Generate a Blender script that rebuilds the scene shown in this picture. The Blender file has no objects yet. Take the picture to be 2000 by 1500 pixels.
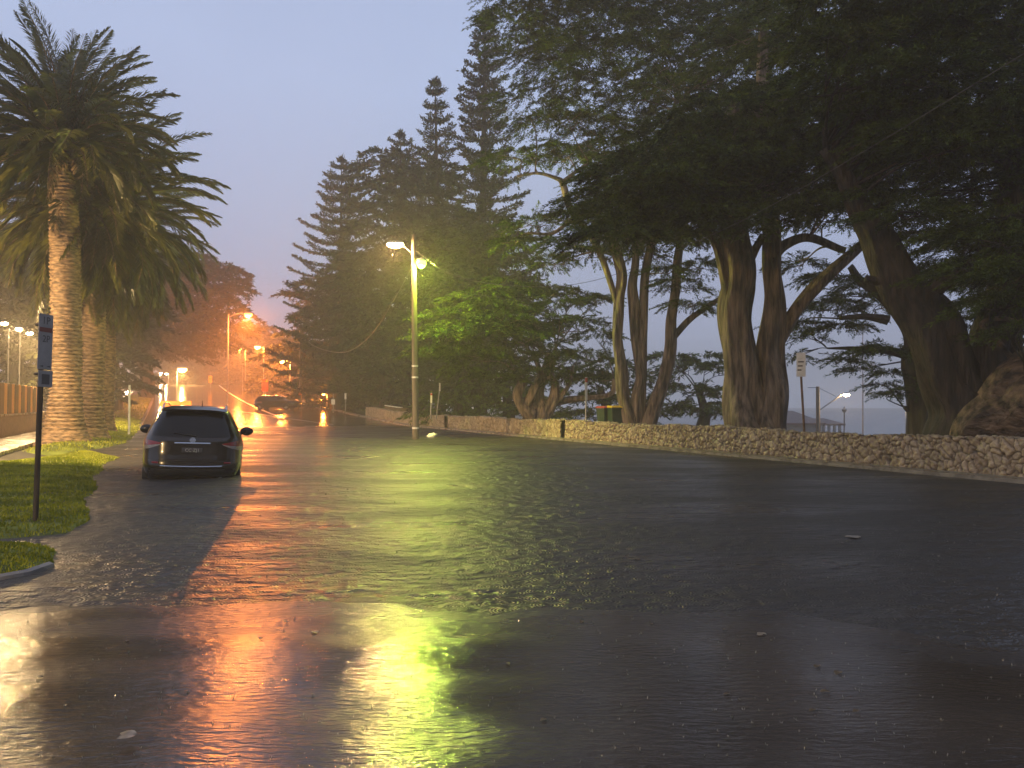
import bpy, bmesh, math, random
import numpy as np
from mathutils import Vector, Matrix

random.seed(7)
rng = np.random.default_rng(11)
S = bpy.context.scene
COL = S.collection
R = math.radians

# ------------------------------------------------------------------ camera
FPX = 1500.0                      # focal length in photo pixels (2000 wide)
PITCH = math.atan(38.0 / FPX)
CAMH = 1.5
cd = bpy.data.cameras.new('camera')
cd.sensor_width = 36.0
cd.lens = 36.0 * FPX / 2000.0
cd.clip_start = 0.05
cd.clip_end = 3000
cam = bpy.data.objects.new('camera', cd)
COL.objects.link(cam)
cam.location = (0, 0, CAMH)
cam.rotation_euler = (R(90) + PITCH, 0, 0)
S.camera = cam

# ------------------------------------------------------------------ world
W = bpy.data.worlds.new('World')
S.world = W
W.use_nodes = True
nt = W.node_tree
nt.nodes.clear()
out = nt.nodes.new('ShaderNodeOutputWorld')
bg = nt.nodes.new('ShaderNodeBackground')
bg2 = nt.nodes.new('ShaderNodeBackground')
addn = nt.nodes.new('ShaderNodeAddShader')
sky = nt.nodes.new('ShaderNodeTexSky')
sky.sky_type = 'NISHITA'
sky.sun_disc = False
sky.sun_elevation = R(-4)
sky.sun_rotation = R(200)
bg2.inputs['Strength'].default_value = 0.1
nt.links.new(sky.outputs[0], bg2.inputs['Color'])
tc = nt.nodes.new('ShaderNodeTexCoord')
sep = nt.nodes.new('ShaderNodeSeparateXYZ')
cr = nt.nodes.new('ShaderNodeValToRGB')
nz = nt.nodes.new('ShaderNodeTexNoise')
nz.inputs['Scale'].default_value = 3.0
nz.inputs['Detail'].default_value = 4
mth = nt.nodes.new('ShaderNodeMath'); mth.operation = 'MULTIPLY_ADD'
mth.inputs[1].default_value = 0.22
nt.links.new(tc.outputs['Generated'], sep.inputs[0])
nt.links.new(tc.outputs['Generated'], nz.inputs['Vector'])
nt.links.new(nz.outputs['Fac'], mth.inputs[0])
nt.links.new(sep.outputs['Z'], mth.inputs[2])
nt.links.new(mth.outputs[0], cr.inputs['Fac'])
e = cr.color_ramp.elements
e[0].position = 0.06; e[0].color = (0.66, 0.76, 1.08, 1)
e[1].position = 1.0; e[1].color = (0.30, 0.37, 0.58, 1)
k = cr.color_ramp.elements.new(0.24); k.color = (0.42, 0.485, 0.70, 1)
k = cr.color_ramp.elements.new(0.50); k.color = (0.46, 0.56, 0.82, 1)
nt.links.new(cr.outputs['Color'], bg.inputs['Color'])
bg.inputs['Strength'].default_value = 1.06
nt.links.new(bg.outputs[0], addn.inputs[0])
nt.links.new(bg2.outputs[0], addn.inputs[1])
nt.links.new(addn.outputs[0], out.inputs['Surface'])

# ------------------------------------------------------------------ render
S.render.engine = 'CYCLES'
S.view_settings.view_transform = 'Standard'
S.view_settings.look = 'None'
S.view_settings.gamma = 1
S.view_settings.exposure = 0.0
c = S.cycles
c.use_denoising = True
try:
    c.denoiser = 'OPENIMAGEDENOISE'
except Exception:
    pass
c.max_bounces = 5
c.diffuse_bounces = 2
c.glossy_bounces = 3
c.transmission_bounces = 3
c.transparent_max_bounces = 6
c.volume_bounces = 1
c.sample_clamp_indirect = 4.0
c.sample_clamp_direct = 0
c.use_light_tree = True
c.caustics_reflective = False
c.caustics_refractive = False

# ------------------------------------------------------------------ picture helpers
_cp, _sp = math.cos(PITCH), math.sin(PITCH)
def ray(px, py):
    a = (px - 1000.0) / FPX; b = (750.0 - py) / FPX
    return np.array([a, _cp - b * _sp, _sp + b * _cp])
def P(px, py, Y):
    d = ray(px, py)
    return np.array([0, 0, CAMH]) + d * (Y / d[1])
def G(px, py, z=0.0):
    d = ray(px, py)
    return np.array([0, 0, CAMH]) + d * ((z - CAMH) / d[2])
RD = np.array([-0.41, 0.912]); RD = RD / np.linalg.norm(RD)   # along the road
RN = np.array([RD[1], -RD[0]])                                # to its right
def UV(u, v):
    return RD[0] * u + RN[0] * v, RD[1] * u + RN[1] * v
def toUV(x, y):
    return x * RD[0] + y * RD[1], x * RN[0] + y * RN[1]
def sstep(a, b, x):
    t = np.clip((x - a) / (b - a), 0, 1)
    return t * t * (3 - 2 * t)
def road_h(x, y):
    """height of the road surface"""
    x = np.asarray(x, float); y = np.asarray(y, float)
    u, v = toUV(x, y)
    ys = 5.7 - 0.06 * np.sin(x * 1.1 + 0.6) - 2.6 * sstep(1.3, 5.2, x) + 0.03 * np.sin(x * 4.1) + 0.02 * np.sin(x * 9.7 + y * 6)
    s = y - ys
    near = np.where(s < 0, -0.05 * s, -0.30 * (1 - np.exp(-0.22 * np.maximum(s, 0))))
    wob = 0.006 * np.sin(x * 2.3 + 1.3 * np.sin(y * 1.9)) * np.sin(y * 2.7 + x) + 0.004 * np.sin(x * 6.1 + y * 3.3 + 2 * np.sin(x * 1.7)) * np.sin(y * 7.1 - x * 2.2) + 0.0025 * np.sin(x * 15 + y * 9) * np.sin(y * 17 - x * 11)
    near = near + wob * (1 - sstep(9, 14, y))
    du = np.clip(u - 50, 0, 92)
    far = 0.026 * du + 0.00027 * du ** 2 + 0.33 * sstep(34, 54, u)
    far = far - 0.02 * np.clip(u - 142, 0, 400)
    return near + far
def land_h(x, y):
    u, v = toUV(np.asarray(x, float), np.asarray(y, float))
    h = road_h(x, np.maximum(y, 20)) + 0.33 * (1 - sstep(34, 54, u))
    right = sstep(22, 48, v)
    return h * (1 - right) + right * -4.0 + 0.03 + .3 * sstep(15.4, 16.6, v) * (1 - sstep(18, 24, v))

# ------------------------------------------------------------------ object helpers
def tag(o, label=None, cat=None, group=None, kind=None):
    if label: o['label'] = label
    if cat: o['category'] = cat
    if group: o['group'] = group
    if kind: o['kind'] = kind
    return o
def empty(name, loc, rot=(0, 0, 0), label=None, cat=None, group=None):
    o = bpy.data.objects.new(name, None)
    COL.objects.link(o)
    o.empty_display_size = 0.2
    o.location = [float(q) for q in loc]; o.rotation_euler = rot
    return tag(o, label, cat, group)

class MB:
    """collects vertices and faces for ONE mesh object"""
    def __init__(s):
        s.v = []; s.f = []; s.n = 0
    def add(s, V, F):
        V = np.asarray(V, float).reshape(-1, 3)
        s.v.append(V)
        s.f += [tuple(int(i) + s.n for i in f) for f in F]
        s.n += len(V)
        return s
    def box(s, c, d, rz=0.0, bev=0.0):
        c = np.asarray(c, float); hx, hy, hz = [q / 2 for q in d]
        if bev > 0:
            b = min(bev, hx * .9, hy * .9, hz * .9)
            V = []
            prof = [(-hz, b), (-hz + b, 0), (hz - b, 0), (hz, b)]
            for z, i in prof:
                X, Y = hx - i, hy - i
                k = b * 0.6
                V += [(-X + k, -Y, z), (X - k, -Y, z), (X, -Y + k, z), (X, Y - k, z), (X - k, Y, z), (-X + k, Y, z), (-X, Y - k, z), (-X, -Y + k, z)]
            F = [tuple(range(7, -1, -1)), tuple(range(24, 32))]
            for r in range(3):
                for i in range(8):
                    j = (i + 1) % 8
                    F.append((r * 8 + i, r * 8 + j, r * 8 + 8 + j, r * 8 + 8 + i))
        else:
            V = [(x, y, z) for z in (-hz, hz) for x, y in ((-hx, -hy), (hx, -hy), (hx, hy), (-hx, hy))]
            F = [(3, 2, 1, 0), (4, 5, 6, 7), (0, 1, 5, 4), (1, 2, 6, 5), (2, 3, 7, 6), (3, 0, 4, 7)]
        V = np.array(V)
        if rz:
            ca, sa = math.cos(rz), math.sin(rz)
            V = np.stack([V[:, 0] * ca - V[:, 1] * sa, V[:, 0] * sa + V[:, 1] * ca, V[:, 2]], 1)
        return s.add(V + c, F)
    def tube(s, pts, rad, seg=8, cap=True, bump=None):
        pts = np.asarray(pts, float); n = len(pts)
        rad = np.ones(n) * np.asarray(rad, float)
        T = np.gradient(pts, axis=0)
        T /= np.linalg.norm(T, axis=1)[:, None] + 1e-9
        a = np.array([0, 0, 1.0]) if abs(T[0][2]) < 0.9 else np.array([1.0, 0, 0])
        N = np.cross(T[0], a); N /= np.linalg.norm(N)
        th = np.arange(seg) * 2 * math.pi / seg
        V = []
        for i in range(n):
            N = N - T[i] * np.dot(N, T[i]); N /= np.linalg.norm(N) + 1e-9
            B = np.cross(T[i], N)
            rr = rad[i] * (np.ones(seg) if bump is None else bump(i, th))
            V.append(pts[i] + np.outer(np.cos(th) * rr, N) + np.outer(np.sin(th) * rr, B))
        F = []
        for i in range(n - 1):
            for j in range(seg):
                k = (j + 1) % seg
                F.append((i * seg + j, i * seg + k, i * seg + seg + k, i * seg + seg + j))
        if cap:
            F.append(tuple(range(seg - 1, -1, -1)))
            F.append(tuple((n - 1) * seg + j for j in range(seg)))
        return s.add(np.concatenate(V), F)
    def lathe(s, prof, c=(0, 0, 0), seg=16, axis='z'):
        V = []
        for r, z in prof:
            for j in range(seg):
                t = 2 * math.pi * j / seg
                q = (r * math.cos(t), r * math.sin(t), z)
                if axis == 'x': q = (q[2], q[0], q[1])
                if axis == 'y': q = (q[0], q[2], q[1])
                V.append(q)
        F = []
        for i in range(len(prof) - 1):
            for j in range(seg):
                k = (j + 1) % seg
                F.append((i * seg + j, i * seg + k, i * seg + seg + k, i * seg + seg + j))
        F.append(tuple(range(seg - 1, -1, -1))); F.append(tuple((len(prof) - 1) * seg + j for j in range(seg)))
        return s.add(np.array(V) + np.asarray(c, float), F)
    def ball(s, c, r, seg=12, rings=8):
        r = np.ones(3) * np.asarray(r, float)
        V = []; F = []
        for i in range(rings + 1):
            p = math.pi * (i + 0.02 * (i == 0) - 0.02 * (i == rings)) / rings
            for j in range(seg):
                t = 2 * math.pi * j / seg
                V.append((math.sin(p) * math.cos(t), math.sin(p) * math.sin(t), math.cos(p)))
        for i in range(rings):
            for j in range(seg):
                k = (j + 1) % seg
                F.append((i * seg + j, i * seg + seg + j, i * seg + seg + k, i * seg + k))
        return s.add(np.array(V) * r + np.asarray(c, float), F)
    def build(s, name, m, parent=None, smooth=True, off=None, auto=True):
        V = np.concatenate(s.v) if s.v else np.zeros((0, 3))
        if off is not None: V = V - np.asarray(off, float)
        me = bpy.data.meshes.new(name)
        me.from_pydata([tuple(q) for q in V], [], s.f)
        me.update()
        if smooth:
            me.polygons.foreach_set('use_smooth', [True] * len(me.polygons))
            if auto:
                try: me.set_sharp_from_angle(angle=R(38))
                except Exception: pass
        o = bpy.data.objects.new(name, me)
        COL.objects.link(o)
        me.materials.append(m)
        if parent is not None: o.parent = parent
        return o

def quads(name, V, m, parent=None, off=None, attr=None):
    """V (n,4,3): a mesh of n free quads (leaves, blades)"""
    n = len(V)
    V = np.asarray(V, np.float32).reshape(-1, 3)
    if off is not None: V = V - np.asarray(off, np.float32)
    me = bpy.data.meshes.new(name)
    me.vertices.add(n * 4)
    me.vertices.foreach_set('co', V.ravel())
    me.loops.add(n * 4)
    me.loops.foreach_set('vertex_index', np.arange(n * 4, dtype=np.int32))
    me.polygons.add(n)
    me.polygons.foreach_set('loop_start', np.arange(0, n * 4, 4, dtype=np.int32))
    me.update(calc_edges=True)
    me.materials.append(m)
    o = bpy.data.objects.new(name, me)
    COL.objects.link(o)
    if parent is not None: o.parent = parent
    return o

def grid_obj(name, X, Y, Z, m, smooth=True, parent=None, keep=None):
    ny, nx = X.shape
    V = np.stack([X, Y, Z], -1).reshape(-1, 3)
    i = np.arange(ny * nx).reshape(ny, nx)
    F = np.stack([i[:-1, :-1], i[:-1, 1:], i[1:, 1:], i[1:, :-1]], -1).reshape(-1, 4)
    if keep is not None:
        F = F[keep.reshape(-1)]
    me = bpy.data.meshes.new(name)
    me.from_pydata([tuple(q) for q in V], [], [tuple(int(a) for a in f) for f in F])
    me.update()
    if keep is not None:
        bm = bmesh.new(); bm.from_mesh(me)
        bmesh.ops.delete(bm, geom=[v for v in bm.verts if not v.link_faces], context='VERTS')
        bm.to_mesh(me); bm.free()
    if smooth: me.polygons.foreach_set('use_smooth', [True] * len(me.polygons))
    o = bpy.data.objects.new(name, me); COL.objects.link(o)
    me.materials.append(m)
    if parent is not None: o.parent = parent
    return o

def text_mesh(name, body, size, m, parent, loc, rot, align='CENTER'):
    cu = bpy.data.curves.new(name, 'FONT')
    cu.body = body; cu.size = size; cu.align_x = align; cu.align_y = 'CENTER'
    cu.extrude = 0.0008; cu.resolution_u = 2
    t = bpy.data.objects.new(name, cu); COL.objects.link(t)
    dg = bpy.context.evaluated_depsgraph_get()
    me = bpy.data.meshes.new_from_object(t.evaluated_get(dg))
    bpy.data.objects.remove(t)
    me.materials.clear(); me.materials.append(m)
    o = bpy.data.objects.new(name, me); COL.objects.link(o)
    o.parent = parent; o.location = loc; o.rotation_euler = rot
    return o

# ------------------------------------------------------------------ materials
def mat(name, col, rough=0.6, metal=0.0, var=0.0, vscale=4.0, bump=0.0, bscale=20.0, col2=None,
        spec=0.5, coat=0.0, stretch=(1, 1, 1), detail=5.0, emit=None, estr=0.0, trans=0.0, rvar=0.0, bdist=0.02):
    m = bpy.data.materials.new(name)
    m.use_nodes = True
    n = m.node_tree; b = n.nodes['Principled BSDF']
    b.inputs['Roughness'].default_value = rough
    b.inputs['Metallic'].default_value = metal
    b.inputs['Specular IOR Level'].default_value = spec
    b.inputs['Coat Weight'].default_value = coat
    b.inputs['Base Color'].default_value = (*col, 1)
    tcn = n.nodes.new('ShaderNodeTexCoord')
    mp = n.nodes.new('ShaderNodeMapping'); mp.inputs['Scale'].default_value = stretch
    n.links.new(tcn.outputs['Object'], mp.inputs['Vector'])
    if var > 0 or col2 is not None or rvar > 0:
        t = n.nodes.new('ShaderNodeTexNoise')
        t.inputs['Scale'].default_value = vscale; t.inputs['Detail'].default_value = detail
        n.links.new(mp.outputs[0], t.inputs['Vector'])
        r = n.nodes.new('ShaderNodeValToRGB')
        lo = [q * (1 - var) for q in col]; hi = [min(1, q * (1 + var)) for q in (col2 or col)]
        r.color_ramp.elements[0].position = 0.36; r.color_ramp.elements[0].color = (*lo, 1)
        r.color_ramp.elements[1].position = 0.66; r.color_ramp.elements[1].color = (*hi, 1)
        n.links.new(t.outputs['Fac'], r.inputs['Fac'])
        n.links.new(r.outputs['Color'], b.inputs['Base Color'])
        if rvar > 0:
            mr = n.nodes.new('ShaderNodeMapRange')
            mr.inputs['From Min'].default_value = 0.35; mr.inputs['From Max'].default_value = 0.65
            mr.inputs['To Min'].default_value = max(0.03, rough - rvar); mr.inputs['To Max'].default_value = rough + rvar
            n.links.new(t.outputs['Fac'], mr.inputs['Value'])
            n.links.new(mr.outputs[0], b.inputs['Roughness'])
    if bump > 0:
        t2 = n.nodes.new('ShaderNodeTexNoise')
        t2.inputs['Scale'].default_value = bscale; t2.inputs['Detail'].default_value = 6
        n.links.new(mp.outputs[0], t2.inputs['Vector'])
        bp = n.nodes.new('ShaderNodeBump'); bp.inputs['Strength'].default_value = bump
        bp.inputs['Distance'].default_value = bdist
        n.links.new(t2.outputs['Fac'], bp.inputs['Height'])
        n.links.new(bp.outputs[0], b.inputs['Normal'])
    if emit is not None:
        b.inputs['Emission Color'].default_value = (*emit, 1)
        b.inputs['Emission Strength'].default_value = estr
    if trans > 0:
        tr = n.nodes.new('ShaderNodeBsdfTranslucent')
        tr.inputs['Color'].default_value = (col[0] * 1.3, col[1] * 1.5, col[2], 1)
        mx = n.nodes.new('ShaderNodeMixShader'); mx.inputs[0].default_value = trans
        n.links.new(b.outputs[0], mx.inputs[1]); n.links.new(tr.outputs[0], mx.inputs[2])
        n.links.new(mx.outputs[0], n.nodes['Material Output'].inputs['Surface'])
    return m

M = {}
M['cypress'] = mat('cypress_foliage', (0.020, 0.034, 0.008), 0.6, var=0.4, vscale=2.6, col2=(0.10, 0.145, 0.020), spec=0.2, trans=0.10)
M['pine'] = mat('pine_foliage', (0.02, 0.028, 0.013), 0.6, var=0.3, vscale=1.2, col2=(0.055, 0.066, 0.022), spec=0.2)
M['far_leaf'] = mat('broad_foliage', (0.03, 0.036, 0.015), 0.6, var=0.35, vscale=0.8, col2=(0.05, 0.055, 0.02), spec=0.3, trans=0.1)
M['palm'] = mat('palm_leaflets', (0.05, 0.062, 0.012), 0.42, var=0.35, vscale=1.2, col2=(0.13, 0.13, 0.022), spec=0.45, trans=0.12)
M['palm_bark'] = mat('palm_bark', (0.09, 0.056, 0.028), 0.6, var=0.45, vscale=5, col2=(0.20, 0.13, 0.07), bump=0.8, bscale=11, stretch=(1, 1, 3.2), bdist=0.06)
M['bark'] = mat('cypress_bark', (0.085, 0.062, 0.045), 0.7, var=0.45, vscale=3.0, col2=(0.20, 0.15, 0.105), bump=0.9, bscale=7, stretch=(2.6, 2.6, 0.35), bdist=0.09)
M['black_bark'] = mat('very_dark_bark', (0.016, 0.012, 0.009), 0.7, var=0.5, vscale=3.0, col2=(0.04, 0.028, 0.018), bump=0.9, bscale=7, stretch=(2.6, 2.6, 0.35), bdist=0.09)  # leaning trunk: much darker bark than on its low limbs
M['brown_bark'] = mat('wet_brown_bark', (0.06, 0.04, 0.024), 0.6, var=0.5, vscale=2.4, col2=(0.17, 0.115, 0.07), bump=1.0, bscale=6, stretch=(0.8, 2.6, 2.2), bdist=0.12)
M['dark_bark'] = mat('dark_bark', (0.05, 0.04, 0.03), 0.75, var=0.4, vscale=3.0, bump=0.8, bscale=7, stretch=(2.6, 2.6, 0.4), bdist=0.08)
M['asphalt'] = None
M['soil'] = mat('soil', (0.035, 0.032, 0.02), 0.85, var=0.4, vscale=0.6, bump=0.5, bscale=3)
M['grass_base'] = mat('turf', (0.07, 0.10, 0.01), 0.8, var=0.35, vscale=1.6, col2=(0.12, 0.15, 0.016), bump=0.7, bscale=30)
M['grass'] = mat('grass_blade', (0.15, 0.18, 0.010), 0.5, var=0.3, vscale=1.4, col2=(0.27, 0.28, 0.018), spec=0.35, trans=0.25)
M['concrete'] = mat('wet_concrete', (0.20, 0.18, 0.15), 0.32, var=0.3, vscale=3, bump=0.25, bscale=40, rvar=0.15)
M['path'] = mat('wet_paving', (0.17, 0.14, 0.10), 0.28, var=0.3, vscale=2.5, bump=0.3, bscale=14, rvar=0.16)
M['galv'] = mat('galvanised_steel', (0.30, 0.29, 0.28), 0.42, 0.7, var=0.25, vscale=9, bump=0.1, bscale=40)
M['timber_pole'] = mat('grey_timber', (0.14, 0.115, 0.08), 0.55, var=0.3, vscale=4, bump=0.4, bscale=30, stretch=(3, 3, 0.25))
M['rust_post'] = mat('weathered_post', (0.14, 0.075, 0.04), 0.6, var=0.4, vscale=7, bump=0.2, bscale=30)
M['sign_white'] = mat('sign_white', (0.62, 0.60, 0.55), 0.35, var=0.10, vscale=9)
M['sign_grey'] = mat('sign_grey', (0.36, 0.34, 0.32), 0.4, var=0.12, vscale=9)
M['grey_ink'] = mat('dark_grey_ink', (0.10, 0.095, 0.09), 0.5, var=0.1)  # near parking sign: lettering lower in contrast than the other signs
M['dull_red'] = mat('muted_red', (0.24, 0.07, 0.05), 0.45, var=0.15)  # near parking sign: duller than the other signs' red
M['sign_back'] = mat('sign_back', (0.28, 0.27, 0.26), 0.4, 0.6, var=0.15, vscale=9)
M['sign_red'] = mat('sign_red', (0.42, 0.04, 0.025), 0.4, var=0.15, vscale=9)
M['sign_green'] = mat('sign_green', (0.04, 0.22, 0.06), 0.4, var=0.15, vscale=9)
M['sign_yellow'] = mat('sign_yellow', (0.62, 0.38, 0.04), 0.4, var=0.15, vscale=9)
M['sign_ink'] = mat('sign_ink', (0.03, 0.03, 0.03), 0.5, var=0.1)
M['orange_board'] = mat('orange_board', (0.72, 0.20, 0.02), 0.45, var=0.2, vscale=6)
M['black_plastic'] = mat('black_plastic', (0.018, 0.018, 0.018), 0.45, var=0.2, vscale=12)
M['rubber'] = mat('rubber', (0.012, 0.012, 0.012), 0.7, bump=0.2, bscale=60)
M['paint_dark'] = mat('dark_car_paint', (0.020, 0.015, 0.010), 0.2, 0.0, var=0.15, vscale=3, coat=0.25, bump=0.03, bscale=120, bdist=0.004)
M['glass_dark'] = mat('tinted_glass', (0.008, 0.007, 0.006), 0.07, spec=0.35, var=0.1)
M['chrome'] = mat('chrome', (0.6, 0.6, 0.6), 0.12, 1.0, var=0.08)
M['tail_red'] = mat('tail_lamp_red', (0.24, 0.012, 0.010), 0.15, coat=0.4, var=0.15, vscale=30)
M['tail_clear'] = mat('tail_lamp_clear', (0.26, 0.24, 0.22), 0.15, coat=0.4, var=0.2, vscale=30)
M['plate'] = mat('number_plate', (0.035, 0.035, 0.04), 0.4, var=0.1)
M['plate_ink'] = mat('plate_lettering', (0.45, 0.45, 0.43), 0.4, var=0.1)
M['brick'] = mat('wet_brick', (0.12, 0.085, 0.06), 0.6, var=0.3, vscale=5, bump=0.4, bscale=12)
M['fence_light'] = mat('orange_timber', (0.62, 0.27, 0.07), 0.55, var=0.25, vscale=5, stretch=(4, 4, 0.4), bump=0.3, bscale=20)
M['fence_dark'] = mat('brown_timber', (0.14, 0.09, 0.045), 0.6, var=0.3, vscale=5, stretch=(4, 4, 0.4), bump=0.3, bscale=20)
M['roof'] = mat('roof_sheet', (0.12, 0.085, 0.08), 0.6, var=0.2, vscale=2, bump=0.3, bscale=9, stretch=(8, 1, 1))
M['render_wall'] = mat('painted_wall', (0.22, 0.23, 0.24), 0.7, var=0.12, vscale=2, bump=0.1)
M['bin_green'] = mat('bin_green', (0.03, 0.055, 0.035), 0.4, var=0.2, vscale=8)
M['bin_yellow'] = mat('bin_yellow', (0.62, 0.40, 0.02), 0.32, var=0.15, vscale=8)
M['bin_red'] = mat('bin_red', (0.35, 0.05, 0.04), 0.35, var=0.15, vscale=8)
M['white_paint'] = mat('white_paint', (0.7, 0.68, 0.62), 0.4, var=0.15, vscale=7)
M['wire'] = mat('cable', (0.09, 0.08, 0.065), 0.45, var=0.2, vscale=3)
M['debris'] = mat('wet_leaf_litter', (0.22, 0.19, 0.14), 0.3, var=0.4, vscale=30)
M['plastic_bag'] = mat('white_plastic', (0.75, 0.73, 0.66), 0.35, var=0.15, vscale=14, bump=0.5, bscale=25)
M['road_paint'] = mat('road_paint', (0.62, 0.58, 0.52), 0.25, var=0.2, vscale=8, bump=0.1)
def lens(name, col, s):
    return mat(name, col, 0.4, emit=col, estr=s, var=0.05)
M['lens_warm'] = lens('lamp_lens_warm', (1, 0.74, 0.42), 30)
M['lens_green'] = lens('lamp_lens_green', (0.62, 1, 0.16), 3.2)
M['lens_orange'] = lens('lamp_lens_orange', (1, 0.38, 0.06), 14)
M['lens_amber'] = lens('lamp_lens_amber', (1, 0.58, 0.18), 14)
M['lens_white'] = lens('lamp_lens_white', (1, 0.84, 0.58), 30)

# ---- wet asphalt and flood water
def wet_asphalt():
    m = bpy.data.materials.new('wet_asphalt'); m.use_nodes = True
    n = m.node_tree; b = n.nodes['Principled BSDF']
    b.inputs['Specular IOR Level'].default_value = 0.5
    tcn = n.nodes.new('ShaderNodeTexCoord')
    a = n.nodes.new('ShaderNodeTexNoise'); a.inputs['Scale'].default_value = 0.9; a.inputs['Detail'].default_value = 6
    n.links.new(tcn.outputs['Object'], a.inputs['Vector'])
    r = n.nodes.new('ShaderNodeValToRGB')
    r.color_ramp.elements[0].position = 0.35; r.color_ramp.elements[0].color = (0.032, 0.029, 0.027, 1)
    r.color_ramp.elements[1].position = 0.68; r.color_ramp.elements[1].color = (0.062, 0.055, 0.049, 1)
    n.links.new(a.outputs['Fac'], r.inputs['Fac']); n.links.new(r.outputs['Color'], b.inputs['Base Color'])
    mp = n.nodes.new('ShaderNodeMapping'); mp.inputs['Scale'].default_value = (0.5, 1.5, 1)
    n.links.new(tcn.outputs['Object'], mp.inputs['Vector'])
    w = n.nodes.new('ShaderNodeTexNoise'); w.inputs['Scale'].default_value = 1.3; w.inputs['Detail'].default_value = 5
    n.links.new(mp.outputs[0], w.inputs['Vector'])
    mr = n.nodes.new('ShaderNodeMapRange'); mr.inputs['From Min'].default_value = 0.36; mr.inputs['From Max'].default_value = 0.62
    mr.inputs['To Min'].default_value = 0.10; mr.inputs['To Max'].default_value = 0.24
    n.links.new(w.outputs['Fac'], mr.inputs['Value'])
    sp = n.nodes.new('ShaderNodeSeparateXYZ'); n.links.new(tcn.outputs['Object'], sp.inputs[0])
    def mrange(sock, a0, a1, b0, b1):
        q = n.nodes.new('ShaderNodeMapRange')
        for nm, vv in (('From Min', a0), ('From Max', a1), ('To Min', b0), ('To Max', b1)): q.inputs[nm].default_value = vv
        n.links.new(sock, q.inputs['Value']); return q.outputs[0]
    def mt(op, a_, b_):
        q = n.nodes.new('ShaderNodeMath'); q.operation = op
        for i_, x_ in enumerate((a_, b_)):
            if isinstance(x_, (int, float)): q.inputs[i_].default_value = x_
            else: n.links.new(x_, q.inputs[i_])
        return q.outputs[0]
    shore = mrange(sp.outputs['Z'], 0.0, 0.06, 1.0, 0.0)
    uphill = mrange(sp.outputs['Y'], 50, 75, 0.0, 1.0)
    rg = mt('ADD', mr.outputs[0], mt('MULTIPLY', shore, 0.13))
    rg = mt('MULTIPLY', rg, mt('SUBTRACT', 1.0, mt('MULTIPLY', uphill, 0.35)))
    n.links.new(rg, b.inputs['Roughness'])
    bst = mt('MULTIPLY', mt('ADD', 0.5, mt('MULTIPLY', shore, 0.5)), mt('SUBTRACT', 1.0, mt('MULTIPLY', uphill, 0.85)))
    f1 = n.nodes.new('ShaderNodeTexNoise'); f1.inputs['Scale'].default_value = 19; f1.inputs['Detail'].default_value = 4
    mp2 = n.nodes.new('ShaderNodeMapping'); mp2.inputs['Scale'].default_value = (0.6, 1.7, 1)
    n.links.new(tcn.outputs['Object'], mp2.inputs['Vector']); n.links.new(mp2.outputs[0], f1.inputs['Vector'])
    f2 = n.nodes.new('ShaderNodeTexNoise'); f2.inputs['Scale'].default_value = 110; f2.inputs['Detail'].default_value = 2
    n.links.new(tcn.outputs['Object'], f2.inputs['Vector'])
    b1 = n.nodes.new('ShaderNodeBump'); b1.inputs['Strength'].default_value = 0.55; b1.inputs['Distance'].default_value = 0.012
    b2 = n.nodes.new('ShaderNodeBump'); b2.inputs['Strength'].default_value = 0.35; b2.inputs['Distance'].default_value = 0.002
    n.links.new(bst, b1.inputs['Strength'])
    n.links.new(f1.outputs['Fac'], b1.inputs['Height']); n.links.new(f2.outputs['Fac'], b2.inputs['Height'])
    n.links.new(b1.outputs[0], b2.inputs['Normal']); n.links.new(b2.outputs[0], b.inputs['Normal'])
    return m
M['asphalt'] = wet_asphalt()
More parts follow.
